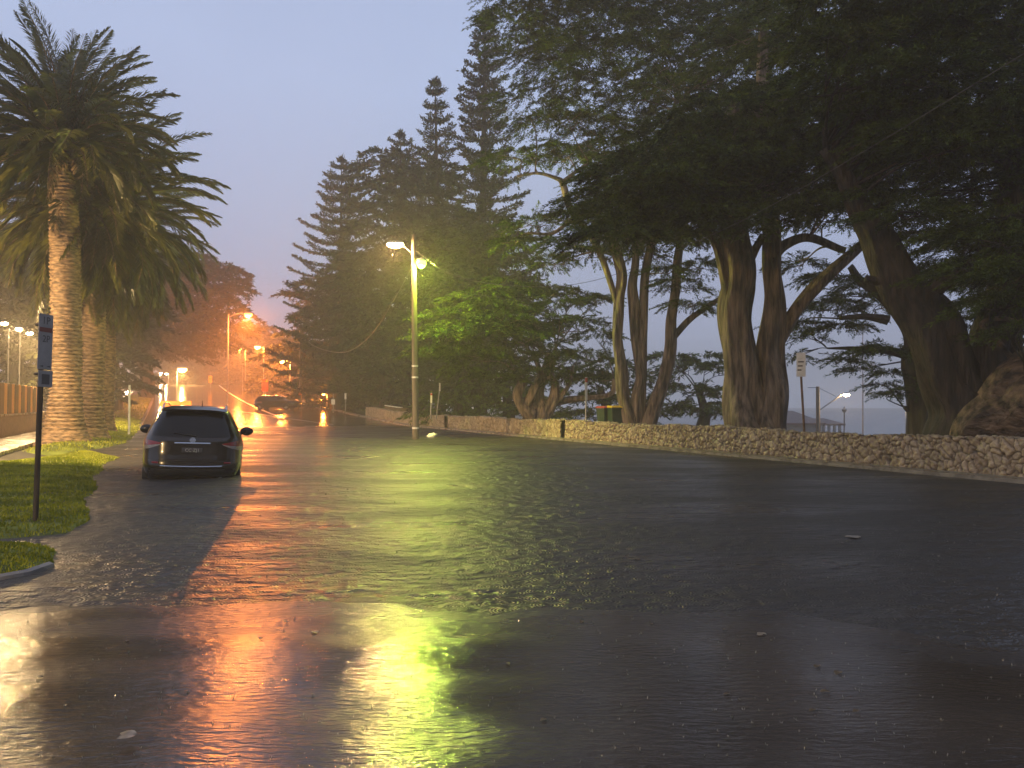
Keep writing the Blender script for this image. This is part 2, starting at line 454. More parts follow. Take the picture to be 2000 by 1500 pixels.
def flood_water():
    m = bpy.data.materials.new('murky_flood_water'); m.use_nodes = True
    n = m.node_tree; b = n.nodes['Principled BSDF']
    b.inputs['Base Color'].default_value = (0.042, 0.040, 0.036, 1)
    b.inputs['IOR'].default_value = 1.33
    tcn = n.nodes.new('ShaderNodeTexCoord')
    def noise(scale, det, st, bumpd, prev, strength):
        mp = n.nodes.new('ShaderNodeMapping'); mp.inputs['Scale'].default_value = st
        n.links.new(tcn.outputs['Object'], mp.inputs['Vector'])
        t = n.nodes.new('ShaderNodeTexNoise'); t.inputs['Scale'].default_value = scale; t.inputs['Detail'].default_value = det
        n.links.new(mp.outputs[0], t.inputs['Vector'])
        bp = n.nodes.new('ShaderNodeBump'); bp.inputs['Distance'].default_value = bumpd; bp.inputs['Strength'].default_value = strength
        n.links.new(t.outputs['Fac'], bp.inputs['Height'])
        if prev is not None: n.links.new(prev.outputs[0], bp.inputs['Normal'])
        return t, bp
    t0, p0 = noise(1.9, 3, (0.7, 1.3, 1), 0.11, None, 0.8)
    t1, p1 = noise(6.5, 4, (0.8, 1.3, 1), 0.06, p0, 1.0)
    # rain-drop rings: small cells
    vo = n.nodes.new('ShaderNodeTexVoronoi'); vo.inputs['Scale'].default_value = 5.5
    n.links.new(tcn.outputs['Object'], vo.inputs['Vector'])
    sn = n.nodes.new('ShaderNodeMath'); sn.operation = 'SINE'
    ml = n.nodes.new('ShaderNodeMath'); ml.operation = 'MULTIPLY'; ml.inputs[1].default_value = 46
    n.links.new(vo.outputs['Distance'], ml.inputs[0]); n.links.new(ml.outputs[0], sn.inputs[0])
    bp = n.nodes.new('ShaderNodeBump'); bp.inputs['Distance'].default_value = 0.004; bp.inputs['Strength'].default_value = 0.5
    n.links.new(sn.outputs[0], bp.inputs['Height']); n.links.new(p1.outputs[0], bp.inputs['Normal'])
    n.links.new(bp.outputs[0], b.inputs['Normal'])
    # calmer and rougher patches
    mp = n.nodes.new('ShaderNodeMapping'); mp.inputs['Scale'].default_value = (0.22, 0.55, 1); mp.inputs['Rotation'].default_value = (0, 0, R(8))
    n.links.new(tcn.outputs['Object'], mp.inputs['Vector'])
    t = n.nodes.new('ShaderNodeTexNoise'); t.inputs['Scale'].default_value = 1.4; t.inputs['Detail'].default_value = 4
    n.links.new(mp.outputs[0], t.inputs['Vector'])
    mr = n.nodes.new('ShaderNodeMapRange'); mr.inputs['From Min'].default_value = 0.36; mr.inputs['From Max'].default_value = 0.6
    mr.inputs['To Min'].default_value = 0.27; mr.inputs['To Max'].default_value = 0.50
    n.links.new(t.outputs['Fac'], mr.inputs['Value']); n.links.new(mr.outputs[0], b.inputs['Roughness'])
    return m
M['water'] = flood_water()
M['sea'] = mat('sea_water', (0.05, 0.06, 0.07), 0.25, bump=0.6, bscale=0.8, var=0.1, vscale=0.05, bdist=0.2)

# ------------------------------------------------------------------ setting
def uvgrid(name, u0, u1, nu, v0, v1, nv, hf, m, gamma=1.0):
    t = np.linspace(0, 1, nu) ** gamma
    u = u0 + (u1 - u0) * t; v = np.linspace(v0, v1, nv)
    Ug, Vg = np.meshgrid(u, v, indexing='ij')
    X, Y = UV(Ug, Vg)
    return grid_obj(name, X, Y, hf(X, Y), m)
tag(uvgrid('ground', -60, 560, 150, -240, 240, 121, lambda x, y: land_h(x, y) - 0.02 -
           0.75 * (sstep(-3.5, -1.6, toUV(x, y)[1]) * (1 - sstep(14.9, 17.5, toUV(x, y)[1]))) -
           1.0 * (1 - sstep(0, 12, y)), M['soil'], 1.6), kind='structure')
tag(uvgrid('road', -3, 230, 720, -1.9, 14.9, 150, road_h, M['asphalt'], 2.0), kind='structure')
# flood water: one level sheet
uw = np.linspace(-2, 64, 40); vw = np.linspace(-2.6, 14.95, 20)
Ug, Vg = np.meshgrid(uw, vw, indexing='ij'); Xw, Yw = UV(Ug, Vg)
tag(grid_obj('flood_water', Xw, Yw, Xw * 0, M['water']), kind='structure')
sx, sy = np.meshgrid(np.linspace(15, 330, 8), np.linspace(20, 620, 8), indexing='ij')
tag(grid_obj('sea', sx, sy, sx * 0 - 2.2, M['sea']), kind='structure')

# kerb strip along the wall
def strip(name, v0, v1, z0, z1, u0, u1, m, n=120, hf=None):
    mb = MB()
    u = np.linspace(u0, u1, n)
    rows = []
    for vv, zz in ((v0, z0), (v0 + 0.02, z1), (v1, z1), (v1, z0)):
        x, y = UV(u, vv)
        rows.append(np.stack([x, y, zz + (hf(x, y) if hf is not None else 0 * x)], 1))
    V = np.stack(rows, 1).reshape(-1, 3)
    F = [(i * 4 + j, i * 4 + j + 1, i * 4 + 5 + j, i * 4 + 4 + j) for i in range(n - 1) for j in range(3)]
    mb.add(V, F)
    return tag(mb.build(name, m, smooth=False), kind='structure')
rise = lambda x, y: np.maximum(0, road_h(x, np.maximum(y, 20)))
strip('kerb', 14.55, 15.1, -0.5, 0.075, -2, 75, M['concrete'], hf=rise)
strip('footpath', -5.8, -4.15, -0.3, 0.16, 8, 120, M['path'], hf=rise)
strip('far_kerb', 14.2, 14.6, -0.2, 0.14, 76, 140, M['concrete'], hf=rise)
strip('verge_kerb', -1.62, -1.4, -0.5, -0.02, 30, 140, M['concrete'], hf=lambda x, y: np.maximum(0, road_h(x, np.maximum(y, 20))) + 0.10 * sstep(46, 58, toUV(x, y)[0]))
# painted edge line and lane line on the road beyond the flood
def paint(name, pts, w):
    mb = MB(); n = len(pts); V = []
    pts = np.array(pts, float)
    T = np.gradient(pts, axis=0); T /= np.linalg.norm(T, axis=1)[:, None]
    N = np.stack([T[:, 1], -T[:, 0]], 1)
    for sgn in (-1, 1):
        q = pts + N * w * 0.5 * sgn
        V.append(np.stack([q[:, 0], q[:, 1], road_h(q[:, 0], q[:, 1]) + 0.012], 1))
    V = np.stack(V, 1).reshape(-1, 3)
    mb.add(V, [(2 * i, 2 * i + 1, 2 * i + 3, 2 * i + 2) for i in range(n - 1)])
    return tag(mb.build(name, M['road_paint'], smooth=False), kind='structure')
def uvline(u0, v0, u1, v1, n=40):
    t = np.linspace(0, 1, n)
    x, y = UV(u0 + (u1 - u0) * t, v0 + (v1 - v0) * t)
    return np.stack([x, y], 1)
paint('edge_line', uvline(62, 8.2, 150, 8.2), 0.22)
paint('parking_line', uvline(52, 10.2, 76, 5.6), 0.16)

# ---- lawns
def in_poly(x, y, poly):
    r = np.zeros(x.shape, bool); n = len(poly)
    for i in range(n):
        x0, y0 = poly[i]; x1, y1 = poly[(i + 1) % n]
        cnd = ((y0 > y) != (y1 > y)) & (x < (x1 - x0) * (y - y0) / (y1 - y0 + 1e-12) + x0)
        r ^= cnd
    return r
def edge_dist(x, y, poly):
    d = np.full(x.shape, 1e9); n = len(poly)
    for i in range(n):
        a = np.array(poly[i]); b = np.array(poly[(i + 1) % n]); ab = b - a
        t = np.clip(((x - a[0]) * ab[0] + (y - a[1]) * ab[1]) / (ab @ ab), 0, 1)
        d = np.minimum(d, np.hypot(x - a[0] - t * ab[0], y - a[1] - t * ab[1]))
    return d
blades = []
def lawn(name, poly, top, z0=-0.02, res=0.16, blade=300, bl=0.036, fall=0.5):
    poly = [tuple(q[:2]) for q in poly]
    xs = [q[0] for q in poly]; ys = [q[1] for q in poly]
    X, Y = np.meshgrid(np.arange(min(xs) - .6, max(xs) + .6, res), np.arange(min(ys) - .6, max(ys) + .6, res))
    def hz(X, Y):
        d = edge_dist(X, Y, poly); ins = in_poly(X, Y, poly)
        base = np.where(ins, z0 + top * (1 - np.exp(-d / fall)), z0 - d * 0.5)
        return base + 0.018 * np.sin(X * 2.1 + Y) * np.sin(Y * 1.7) + 0.012 * np.sin(X * 5 + 1) * np.sin(Y * 4.3) + rise(X, Y)
    Z = hz(X, Y)
    ok = (Z > -0.22)
    keep = ok[:-1, :-1] & ok[1:, 1:] & ok[:-1, 1:] & ok[1:, :-1]
    o = tag(grid_obj(name, X, Y, Z, M['grass_base'], keep=keep), kind='structure')
    n = int((max(xs) - min(xs)) * (max(ys) - min(ys)) * blade)
    px = rng.uniform(min(xs), max(xs), n); py = rng.uniform(min(ys), max(ys), n)
    pz = hz(px, py); k = in_poly(px, py, poly) & (pz > rise(px, py) + 0.004)
    p = np.stack([px, py, pz - 0.006], 1)[k]; n = len(p)
    L = bl * rng.uniform(0.5, 1.3, n)[:, None]; w = 0.007 * rng.uniform(.7, 1.4, n)[:, None] * (1 + p[:, 1:2] / 14)
    a = rng.uniform(0, 6.28, n); side = np.stack([np.cos(a), np.sin(a), a * 0], 1)
    lean = np.stack([rng.normal(0, .35, n), rng.normal(0, .35, n), np.ones(n)], 1)
    q = np.stack([p - side * w, p + side * w, p + lean * L + side * w * .25, p + lean * L - side * w * .25], 1)
    blades.append(q)
    return o
def gp(pts, z=0.0): return [G(a, b, z) for a, b in pts]
lawn('lawn', gp([(-330, 905), (0, 906), (95, 893), (150, 884), (195, 884), (235, 895), (205, 912), (192, 950), (188, 985), (172, 1020), (150, 1043), (60, 1051), (-60, 1056), (-420, 1058)]), 0.15, blade=900)
lawn('lawn', gp([(-420, 1066), (0, 1064), (100, 1066), (128, 1076), (112, 1100), (60, 1120), (0, 1131), (-420, 1150)]), 0.13, blade=1800, bl=0.03, res=0.1, fall=0.25)
lawn('lawn', [UV(a, b) for a, b in ((27, -4.1), (27.5, -2.6), (29.5, -1.75), (33, -1.3), (60, -1.4), (60, -4.1))], 0.36, blade=130, bl=0.07, fall=1.1)
lawn('lawn', [UV(a, b) for a, b in ((60.3, -4.1), (60.3, -1.6), (110, -1.6), (110, -4.1))], 0.2, blade=12, bl=0.1, fall=.5)
tag(quads('grass', np.concatenate(blades), M['grass']), 'short wet grass on the verge beside the flooded road', 'grass', kind='stuff')
# the near lawn's concrete kerb
kp = np.array(gp([(-300, 1152), (-60, 1140), (0, 1131), (50, 1122), (96, 1106)], 0.0))
mb = MB(); mb.tube(kp + np.array([0, 0, -0.015]), 0.06, 8)
tag(mb.build('lawn_kerb', M['concrete']), kind='structure')

# ------------------------------------------------------------------ stone wall
def worley(x, y, cs, jit, seed, ani):
    """nearest two seed distances in cells of size cs; returns F1,F2,id"""
    r = np.random.default_rng(seed)
    nx = int(x.max() / cs[0]) + 4; ny = int(y.max() / cs[1]) + 4
    sx_ = r.uniform(-jit, jit, (nx, ny)); sy_ = r.uniform(-jit, jit, (nx, ny))
    wgt = r.uniform(-0.36, 0.36, (nx, ny))
    ix = np.floor(x / cs[0]).astype(int) + 1; iy = np.floor(y / cs[1]).astype(int) + 1
    f1 = np.full(x.shape, 9e9); f2 = f1.copy(); idd = np.zeros(x.shape, int)
    for a in (-1, 0, 1):
        for b in (-1, 0, 1):
            i = np.clip(ix + a, 0, nx - 1); j = np.clip(iy + b, 0, ny - 1)
            cx = (i - 1 + .5 + sx_[i, j]); cy = (j - 1 + .5 + sy_[i, j])
            d = np.hypot(x / cs[0] - cx, y / cs[1] - cy) + wgt[i, j]
            nw = d < f1
            f2 = np.where(nw, f1, np.minimum(f2, d)); idd = np.where(nw, i * 1000 + j, idd); f1 = np.where(nw, d, f1)
    return f1, f2, idd
def stone_mat():
    m = bpy.data.materials.new('rubble_stone'); m.use_nodes = True
    n = m.node_tree; b = n.nodes['Principled BSDF']; b.inputs['Roughness'].default_value = 0.55
    at = n.nodes.new('ShaderNodeAttribute'); at.attribute_name = 'stone'
    tcn = n.nodes.new('ShaderNodeTexCoord'); t = n.nodes.new('ShaderNodeTexNoise')
    t.inputs['Scale'].default_value = 22; t.inputs['Detail'].default_value = 6
    n.links.new(tcn.outputs['Object'], t.inputs['Vector'])
    mx = n.nodes.new('ShaderNodeMixRGB'); mx.blend_type = 'MULTIPLY'; mx.inputs[0].default_value = 0.8
    r = n.nodes.new('ShaderNodeValToRGB'); r.color_ramp.elements[0].position = .3; r.color_ramp.elements[1].position = .7
    r.color_ramp.elements[0].color = (.5, .47, .42, 1); r.color_ramp.elements[1].color = (1, 1, 1, 1)
    n.links.new(t.outputs['Fac'], r.inputs['Fac'])
    n.links.new(at.outputs['Color'], mx.inputs[1]); n.links.new(r.outputs['Color'], mx.inputs[2])
    n.links.new(mx.outputs[0], b.inputs['Base Color'])
    bp = n.nodes.new('ShaderNodeBump'); bp.inputs['Strength'].default_value = .6; bp.inputs['Distance'].default_value = .015
    n.links.new(t.outputs['Fac'], bp.inputs['Height']); n.links.new(bp.outputs[0], b.inputs['Normal'])
    return m
M['stone'] = stone_mat()
def stone_wall(label, u0, u1, seed, res=0.022, v=15.15, H=0.78, T=0.42, cs=(0.125, 0.18)):
    """a rubble wall of displaced stones: front face, top and back"""
    L = u1 - u0
    n = int(L / res); mrows = int(H / res) + 1; mt = 14
    s = np.linspace(0, L, n)
    topz = H + 0.03 * np.sin(s * .7 + seed) + 0.02 * np.sin(s * 2.9)
    rows = []
    h = np.linspace(0, 1, mrows)
    # unrolled coordinate: up the face, over the top, down the back
    Sg, Hg = np.meshgrid(s, h, indexing='ij')
    zf = Hg * topz[:, None]
    vf = np.zeros_like(zf)
    tt = np.linspace(0, 1, mt)[1:]
    zt = np.repeat(topz[:, None], mt - 1, 1); vt = np.repeat((tt * T)[None], n, 0)
    hb = np.linspace(1, 0, 6)[1:]
    zb = topz[:, None] * hb[None]; vb = np.full_like(zb, T)
    Z = np.concatenate([zf, zt, zb], 1); Vv = np.concatenate([vf, vt, vb], 1)
    Sx = np.repeat(s[:, None], Z.shape[1], 1)
    unroll = np.concatenate([zf, zt + vt, zb * 0 + H + T + (1 - hb)[None] * H], 1)
    warp = 0.03 * np.sin(Sx * 6.1 + unroll * 9) + 0.02 * np.sin(Sx * 17 - unroll * 8)
    f1, f2, idd = worley(Sx + warp + 1, unroll + warp * .8 + 1, cs, .42, seed, 1)
    gap = np.clip((f2 - f1) / 0.30, 0, 1)
    r = np.random.default_rng(seed + 5)
    tab = r.random(2000000 if False else 400000)
    st = tab[idd % 400000]; st2 = tab[(idd * 7 + 13) % 400000]
    tilt = (tab[(idd * 3 + 5) % 400000] - .5) * np.sin(Sx * 9)
    disp = -0.055 * (1 - gap) ** 1.5 + 0.045 * (st - .5) + 0.02 * tilt + 0.014 * np.sin(Sx * 31 + st * 9) * np.sin(unroll * 37 + st2 * 6) + r.normal(0, .005, Sx.shape)
    front = np.concatenate([np.ones_like(zf), np.zeros_like(zt), -np.ones_like(zb)], 1)
    upw = np.concatenate([np.zeros_like(zf), np.ones_like(zt), np.zeros_like(zb)], 1)
    X, Y = UV(u0 + Sx, v + Vv - front * disp)
    gz = rise(*UV(u0 + Sx, v + 0 * Vv))
    Zz = Z + upw * disp + gz
    o = grid_obj('stone_wall', X, Y, Zz, M['stone'], smooth=True)
    me = o.data
    ca = me.color_attributes.new('stone', 'FLOAT_COLOR', 'POINT')
    g = np.clip(gap * 1.6, 0, 1)
    base = np.stack([0.30 + 0.22 * st, 0.245 + 0.18 * st - .02 * st2, 0.175 + 0.13 * st - .03 * st2], -1)
    mort = np.array([0.06, 0.045, 0.03])
    colr = base * g[..., None] + mort * (1 - g[..., None])
    arr = np.concatenate([colr, np.ones(colr.shape[:2] + (1,))], -1).reshape(-1, 4)
    if len(me.vertices) == len(arr):
        ca.data.foreach_set('color', arr.ravel().astype(np.float32))
    return tag(o, label, 'stone wall', 'rubble stone walls along the flooded road')
stone_wall('long low rubble stone wall running from the dark gap to the right edge', 3.0, 28.35, 3)
stone_wall('dim rubble stone wall between the tall lamp pole and the dark gap', 28.75, 43.0, 8, res=0.04)
stone_wall('far orange lit rubble stone wall left of the tall lamp pole', 43.6, 63.5, 15, res=0.055)

# ------------------------------------------------------------------ foliage
def norm(a): return a / (np.linalg.norm(a, axis=-1, keepdims=True) + 1e-9)
def blade_quads(p, d, L, Wd, r, droop=0.0):
    """p,d (n,3) -> lens shaped quads"""
    n = len(p)
    d = norm(d)
    up = norm(np.array([0, 0, 1.0]) + r.normal(0, .55, (n, 3)))
    w = norm(np.cross(d, up))
    L = np.asarray(L)[:, None] if np.ndim(L) else L
    Wd = np.asarray(Wd)[:, None] if np.ndim(Wd) else Wd
    mid = p + d * L * .45
    tip = p + d * L; tip = tip - np.array([0, 0, 1.0]) * (droop * L)
    return np.stack([p, mid + w * Wd, tip, mid - w * Wd], 1)
def pad(cn, rx, ry, rz, r, n_pl=36, nb=14, L=0.24, Wd=0.032, pl=0.55, wind=(0, 0, 0), under=0.25):
    """a flat layered pad of drooping plumes"""
    ph = r.uniform(0, 2 * math.pi, n_pl); q = np.sqrt(r.uniform(0.0, 1, n_pl))
    lob = 1 + 0.24 * np.sin(ph * 3 + r.uniform(0, 6)) + 0.16 * np.sin(ph * 5 + r.uniform(0, 6))
    q = q * lob
    dome = np.clip(1 - (q / 1.3) ** 2, -.3, 1)
    tx, ty = r.normal(0, .10, 2)
    c0 = np.stack([rx * q * np.cos(ph), ry * q * np.sin(ph), 0 * q], 1)
    c0[:, 2] = rz * (dome * r.uniform(0.75, 1.0, n_pl) - 0.35) + c0[:, 0] * tx + c0[:, 1] * ty
    c0 = c0 + cn
    pd = np.stack([np.cos(ph) * (q + .35), np.sin(ph) * (q + .35), 0.16 - 0.12 * q + r.normal(0, .10, n_pl)], 1) + r.normal(0, .22, (n_pl, 3)) * np.array([1, 1, .35]) + np.array(wind)
    pd = norm(pd)
    # blades along each plume
    t = r.uniform(0, 1, (n_pl, nb))
    ln = pl * r.uniform(.6, 1.35, n_pl)[:, None, None]
    pos = c0[:, None] + pd[:, None] * (t[..., None] * ln) + r.normal(0, 1, (n_pl, nb, 3)) * np.array([.085, .085, .04]) * pl * (1.2 - t[..., None])
    pos[..., 2] -= 0.34 * pl * t ** 2
    bd = pd[:, None] + r.normal(0, .36, (n_pl, nb, 3)); bd[..., 2] -= 0.12 * t
    pos = pos.reshape(-1, 3); bd = bd.reshape(-1, 3); N = len(pos)
    return blade_quads(pos, bd, L * r.uniform(.6, 1.4, N), Wd * r.uniform(.7, 1.4, N), r, 0.12)
def sample_poly(poly, n, mind, r, holes=()):
    poly = np.array(poly, float); x0, y0 = poly.min(0); x1, y1 = poly.max(0)
    pts = []
    tries = 0
    while len(pts) < n and tries < n * 60:
        tries += 1
        x = r.uniform(x0, x1); y = r.uniform(y0, y1)
        if not in_poly(np.array([x]), np.array([y]), [tuple(q) for q in poly])[0]: continue
        if any(((x - hx) / hrx) ** 2 + ((y - hy) / hry) ** 2 < 1 for hx, hy, hrx, hry in holes): continue
        if any(((x - a) / 1.0) ** 2 + ((y - b) * 1.9) ** 2 < mind ** 2 for a, b in pts): continue
        pts.append((x, y))
    return pts
def limb_bump(seed):
    r = np.random.default_rng(seed); a = r.uniform(0, 6.28, 4)
    b = r.uniform(0, 6.28, 60)
    return lambda i, th: 1 + 0.11 * np.sin(3 * th + a[0] + i * .16) + 0.08 * np.sin(5 * th + a[1] - i * .2) + 0.055 * np.sin(9 * th + a[2] + .35 * np.sin(i * .22 + b[0])) + 0.045 * np.abs(np.sin(7 * th + a[3] + .4 * np.sin(i * .19 + b[1]))) + .03 * np.sin(13 * th + b[2] + .6 * np.sin(i * .15 + b[3])) - .03
def smooth_path(pts, k=5):
    """Catmull-Rom through rows of numbers"""
    pts = np.asarray(pts, float)
    if len(pts) < 3: 
        t = np.linspace(0, 1, k + 1)[:, None]; return pts[0] * (1 - t) + pts[-1] * t
    q = np.vstack([2 * pts[0] - pts[1], pts, 2 * pts[-1] - pts[-2]])
    o = []
    for i in range(1, len(q) - 2):
        for t in np.linspace(0, 1, k, endpoint=False):
            a, b, c_, d = q[i - 1], q[i], q[i + 1], q[i + 2]
            o.append(.5 * (2 * b + (c_ - a) * t + (2 * a - 5 * b + 4 * c_ - d) * t ** 2 + (3 * b - 3 * c_ + d - a) * t ** 3))
    o.append(q[-2])
    return np.array(o)
def tree(name, label, cat, base, Z, stems, pads, seed, leaf='cypress', bark='bark', nb=62, npl=36, L=0.11, Wd=0.0145, pl=0.72,
         wind=(-.12, 0, 0), group=None, twig=True, dscale=1.0, depth=1.0, limbs=()):
    """stems: lists of (px,py,width px[,dZ]); pads: (px,py,rx,ry,Z)"""
    r = np.random.default_rng(seed)
    b = P(base[0], base[1], Z)
    root = empty(name, b, label=label, cat=cat, group=group)
    mb = MB(); knots = []
    for si, st in enumerate(stems):
        a = np.array([(*P(q[0], q[1], Z + (q[3] if len(q) > 3 else 0)), max(0.012, q[2] * .5 * Z / FPX)) for q in st])
        a = smooth_path(a, 8)
        a[1:-1, :3] += (np.sin(np.arange(1, len(a) - 1)[:, None] * r.uniform(.2, .45, 3) + r.uniform(0, 6, 3)) * .10) * a[1:-1, 3:4]
        big = a[0, 3] > .12
        if si not in limbs: mb.tube(a[:, :3], a[:, 3], 32 if big else 8, bump=limb_bump(seed * 9 + si) if big else None)
        if si in limbs:
            m2 = MB(); m2.tube(a[:, :3], a[:, 3], 32, bump=limb_bump(seed * 9 + si)); m2.build('limb', M['brown_bark'], root, off=b, auto=False)
        knots.append(a)
    K = np.concatenate(knots) if knots else np.array([[*b, .1]])
    fol = []
    for (px, py, rx, ry, Zp) in pads:
        cpt = P(px, py, Zp); sc = Zp / FPX
        RX = rx * sc; RZ = ry * sc
        nn = max(6, int(npl * dscale * (RX * RX * 1.1) ** .5 * r.uniform(.85, 1.15)))
        fol.append(pad(cpt, RX, RX * depth * r.uniform(.75, 1.1), RZ, r, nn, nb, L, Wd, pl, wind))
        if twig and np.min(np.linalg.norm(K[:, :3] - cpt, axis=1)) < 3.2:
            low = K[(K[:, 2] < cpt[2] + .4)]
            if len(low) == 0: low = K
            j = np.argmin(np.linalg.norm(low[:, :3] - cpt, axis=1)); s0 = low[j, :3]
            mid = (s0 + cpt) / 2 + np.array([r.normal(0, .2), r.normal(0, .2), r.uniform(-.1, .35)])
            path = smooth_path(np.array([s0, mid, cpt - np.array([0, 0, RZ * .2])]), 5)
            rr = min(low[j, 3] * .6, 0.02 + 0.010 * np.linalg.norm(cpt - s0))
            mb.tube(path, np.linspace(rr, 0.012, len(path)), 6)
            for _ in range(4):
                a = r.uniform(0, 6.28); e_ = cpt + np.array([math.cos(a) * RX * .8, math.sin(a) * RX * .8, RZ * r.uniform(-.1, .4)])
                t0 = path[int(len(path) * r.uniform(.5, .95))]
                mb.tube(smooth_path(np.array([t0, (t0 + e_) / 2 + r.normal(0, .08, 3), e_]), 3), np.linspace(.022, .006, 7), 4)
    mb.build('trunk', M[bark], root, off=b, auto=False)
    if fol: quads('crown', np.concatenate(fol), M[leaf], root, off=b)
    return root

HOLES = [(1490, 150, 50, 22), (1660, 195, 55, 12), (1355, 212, 22, 10), (1440, 166, 28, 8), (1855, 70, 34, 14), (1210, 18, 16, 16), (1300, 90, 12, 14), (1250, 240, 10, 6), (1525, 312, 22, 10), (1910, 8, 24, 8)]
r1 = np.random.default_rng(101)
def rp(poly, n, mind, z0, z1, rx=(55, 100), ry=(12, 24), holes=HOLES, r=r1):
    return [(x, y, r.uniform(*rx), r.uniform(*ry), r.uniform(z0, z1)) for x, y in sample_poly(poly, n, mind, r, holes)]
CY = 'big dark cypress trees behind the stone wall'
# multi-stemmed cypress behind the bins
padsA = rp([(975, -30), (1000, 60), (1015, 140), (1035, 240), (1130, 300), (1170, 340), (1170, 420), (1230, 480), (1320, 470), (1420, 380), (1500, 190), (1520, -60), (1200, -110)], 110, 44, 28, 35, (40, 80))
padsA += [(1330, 560, 45, 24, 30), (1370, 525, 50, 24, 31), (1350, 600, 35, 22, 30), (1300, 530, 30, 18, 30), (1045, 440, 50, 22, 31), (1005, 478, 45, 20, 31.5), (1090, 480, 55, 22, 31),
          (1150, 500, 45, 18, 31), (1110, 425, 40, 20, 31), (1180, 470, 45, 20, 31), (1075, 515, 40, 13, 32), (1005, 315, 55, 16, 31.5), (1055, 300, 50, 16, 31.5), (1105, 312, 40, 18, 31.5), (1250, 500, 40, 22, 31)]
tree('cypress_tree', 'multi-stemmed cypress with four slender trunks behind the wheelie bins', 'tree', (1248, 850), 31,
     [[(1236, 850, 30), (1222, 790, 24), (1213, 740, 24), (1209, 690, 20), (1206, 640, 20), (1210, 590, 20), (1214, 540, 20), (1200, 480, 17), (1190, 400, 13, 1), (1180, 320, 10, 1)],
      [(1246, 850, 30), (1243, 780, 22), (1251, 730, 20), (1241, 660, 18), (1238, 600, 20), (1236, 560, 18), (1242, 500, 14), (1235, 420, 12), (1260, 320, 10)],
      [(1250, 850, 20), (1252, 720, 18), (1257, 650, 16), (1258, 580, 16), (1265, 510, 16), (1280, 430, 14), (1300, 330, 12), (1320, 200, 8)],
      [(1262, 850, 38), (1275, 795, 28), (1297, 742, 24), (1308, 680, 21), (1312, 620, 19), (1320, 560, 17), (1328, 480, 15), (1345, 400, 12), (1370, 300, 9)],
      [(1311, 665, 12), (1345, 625, 12), (1378, 602, 10), (1420, 575, 8)],
      [(1206, 600, 10), (1195, 560, 12), (1165, 480, 13), (1140, 440, 14), (1115, 410, 14), (1100, 360, 13), (1085, 348, 8), (1050, 338, 6), (1010, 345, 4)],
      [(1100, 355, 9), (1125, 335, 7), (1150, 318, 5)], [(1120, 425, 8), (1080, 455, 7), (1030, 455, 5)]],
     padsA, 21, group=CY, npl=64)
# the great trunk with the branch reaching right
padsB = rp([(1190, 470), (1165, 420), (1210, 340), (1290, 260), (1400, 205), (1500, 185), (1620, 190), (1740, 200), (1760, 280), (1690, 360), (1640, 430), (1540, 420), (1460, 420), (1380, 440), (1290, 465)], 66, 48, 19.5, 26, (50, 95), (13, 24))
padsB += [(1395, 470, 45, 22, 25), (1560, 520, 40, 20, 27), (1620, 545, 45, 18, 27)]
padsB += rp([(1400, 60), (1600, -40), (1600, 120), (1480, 130)], 8, 50, 24, 29)
tree('cypress_tree', 'great cypress with a massive forked trunk and a branch arching right', 'tree', (1482, 870), 24.5,
     [[(1472, 880, 120), (1464, 815, 92), (1452, 745, 66), (1443, 680, 60), (1440, 600, 60), (1440, 540, 60), (1436, 480, 55), (1428, 400, 45), (1415, 310, 34), (1440, 190, 24)],
      [(1498, 880, 95), (1500, 800, 74), (1505, 720, 60), (1508, 640, 46), (1509, 560, 36), (1509, 490, 33), (1502, 390, 28), (1488, 250, 27), (1488, 150, 24), (1492, 60, 16)],
      [(1452, 800, 30), (1453, 765, 27), (1480, 718, 26), (1524, 657, 26), (1560, 602, 25), (1598, 556, 24), (1640, 515, 22), (1690, 470, 16), (1740, 420, 10)],
      [(1425, 640, 22), (1420, 560, 20), (1405, 500, 16), (1385, 455, 12), (1360, 400, 8)], [(1500, 510, 26), (1530, 480, 20), (1580, 465, 16), (1650, 490, 12)],
      [(1442, 560, 18), (1470, 500, 16), (1490, 460, 13)]],
     padsB, 33, group=CY, npl=74, nb=66)
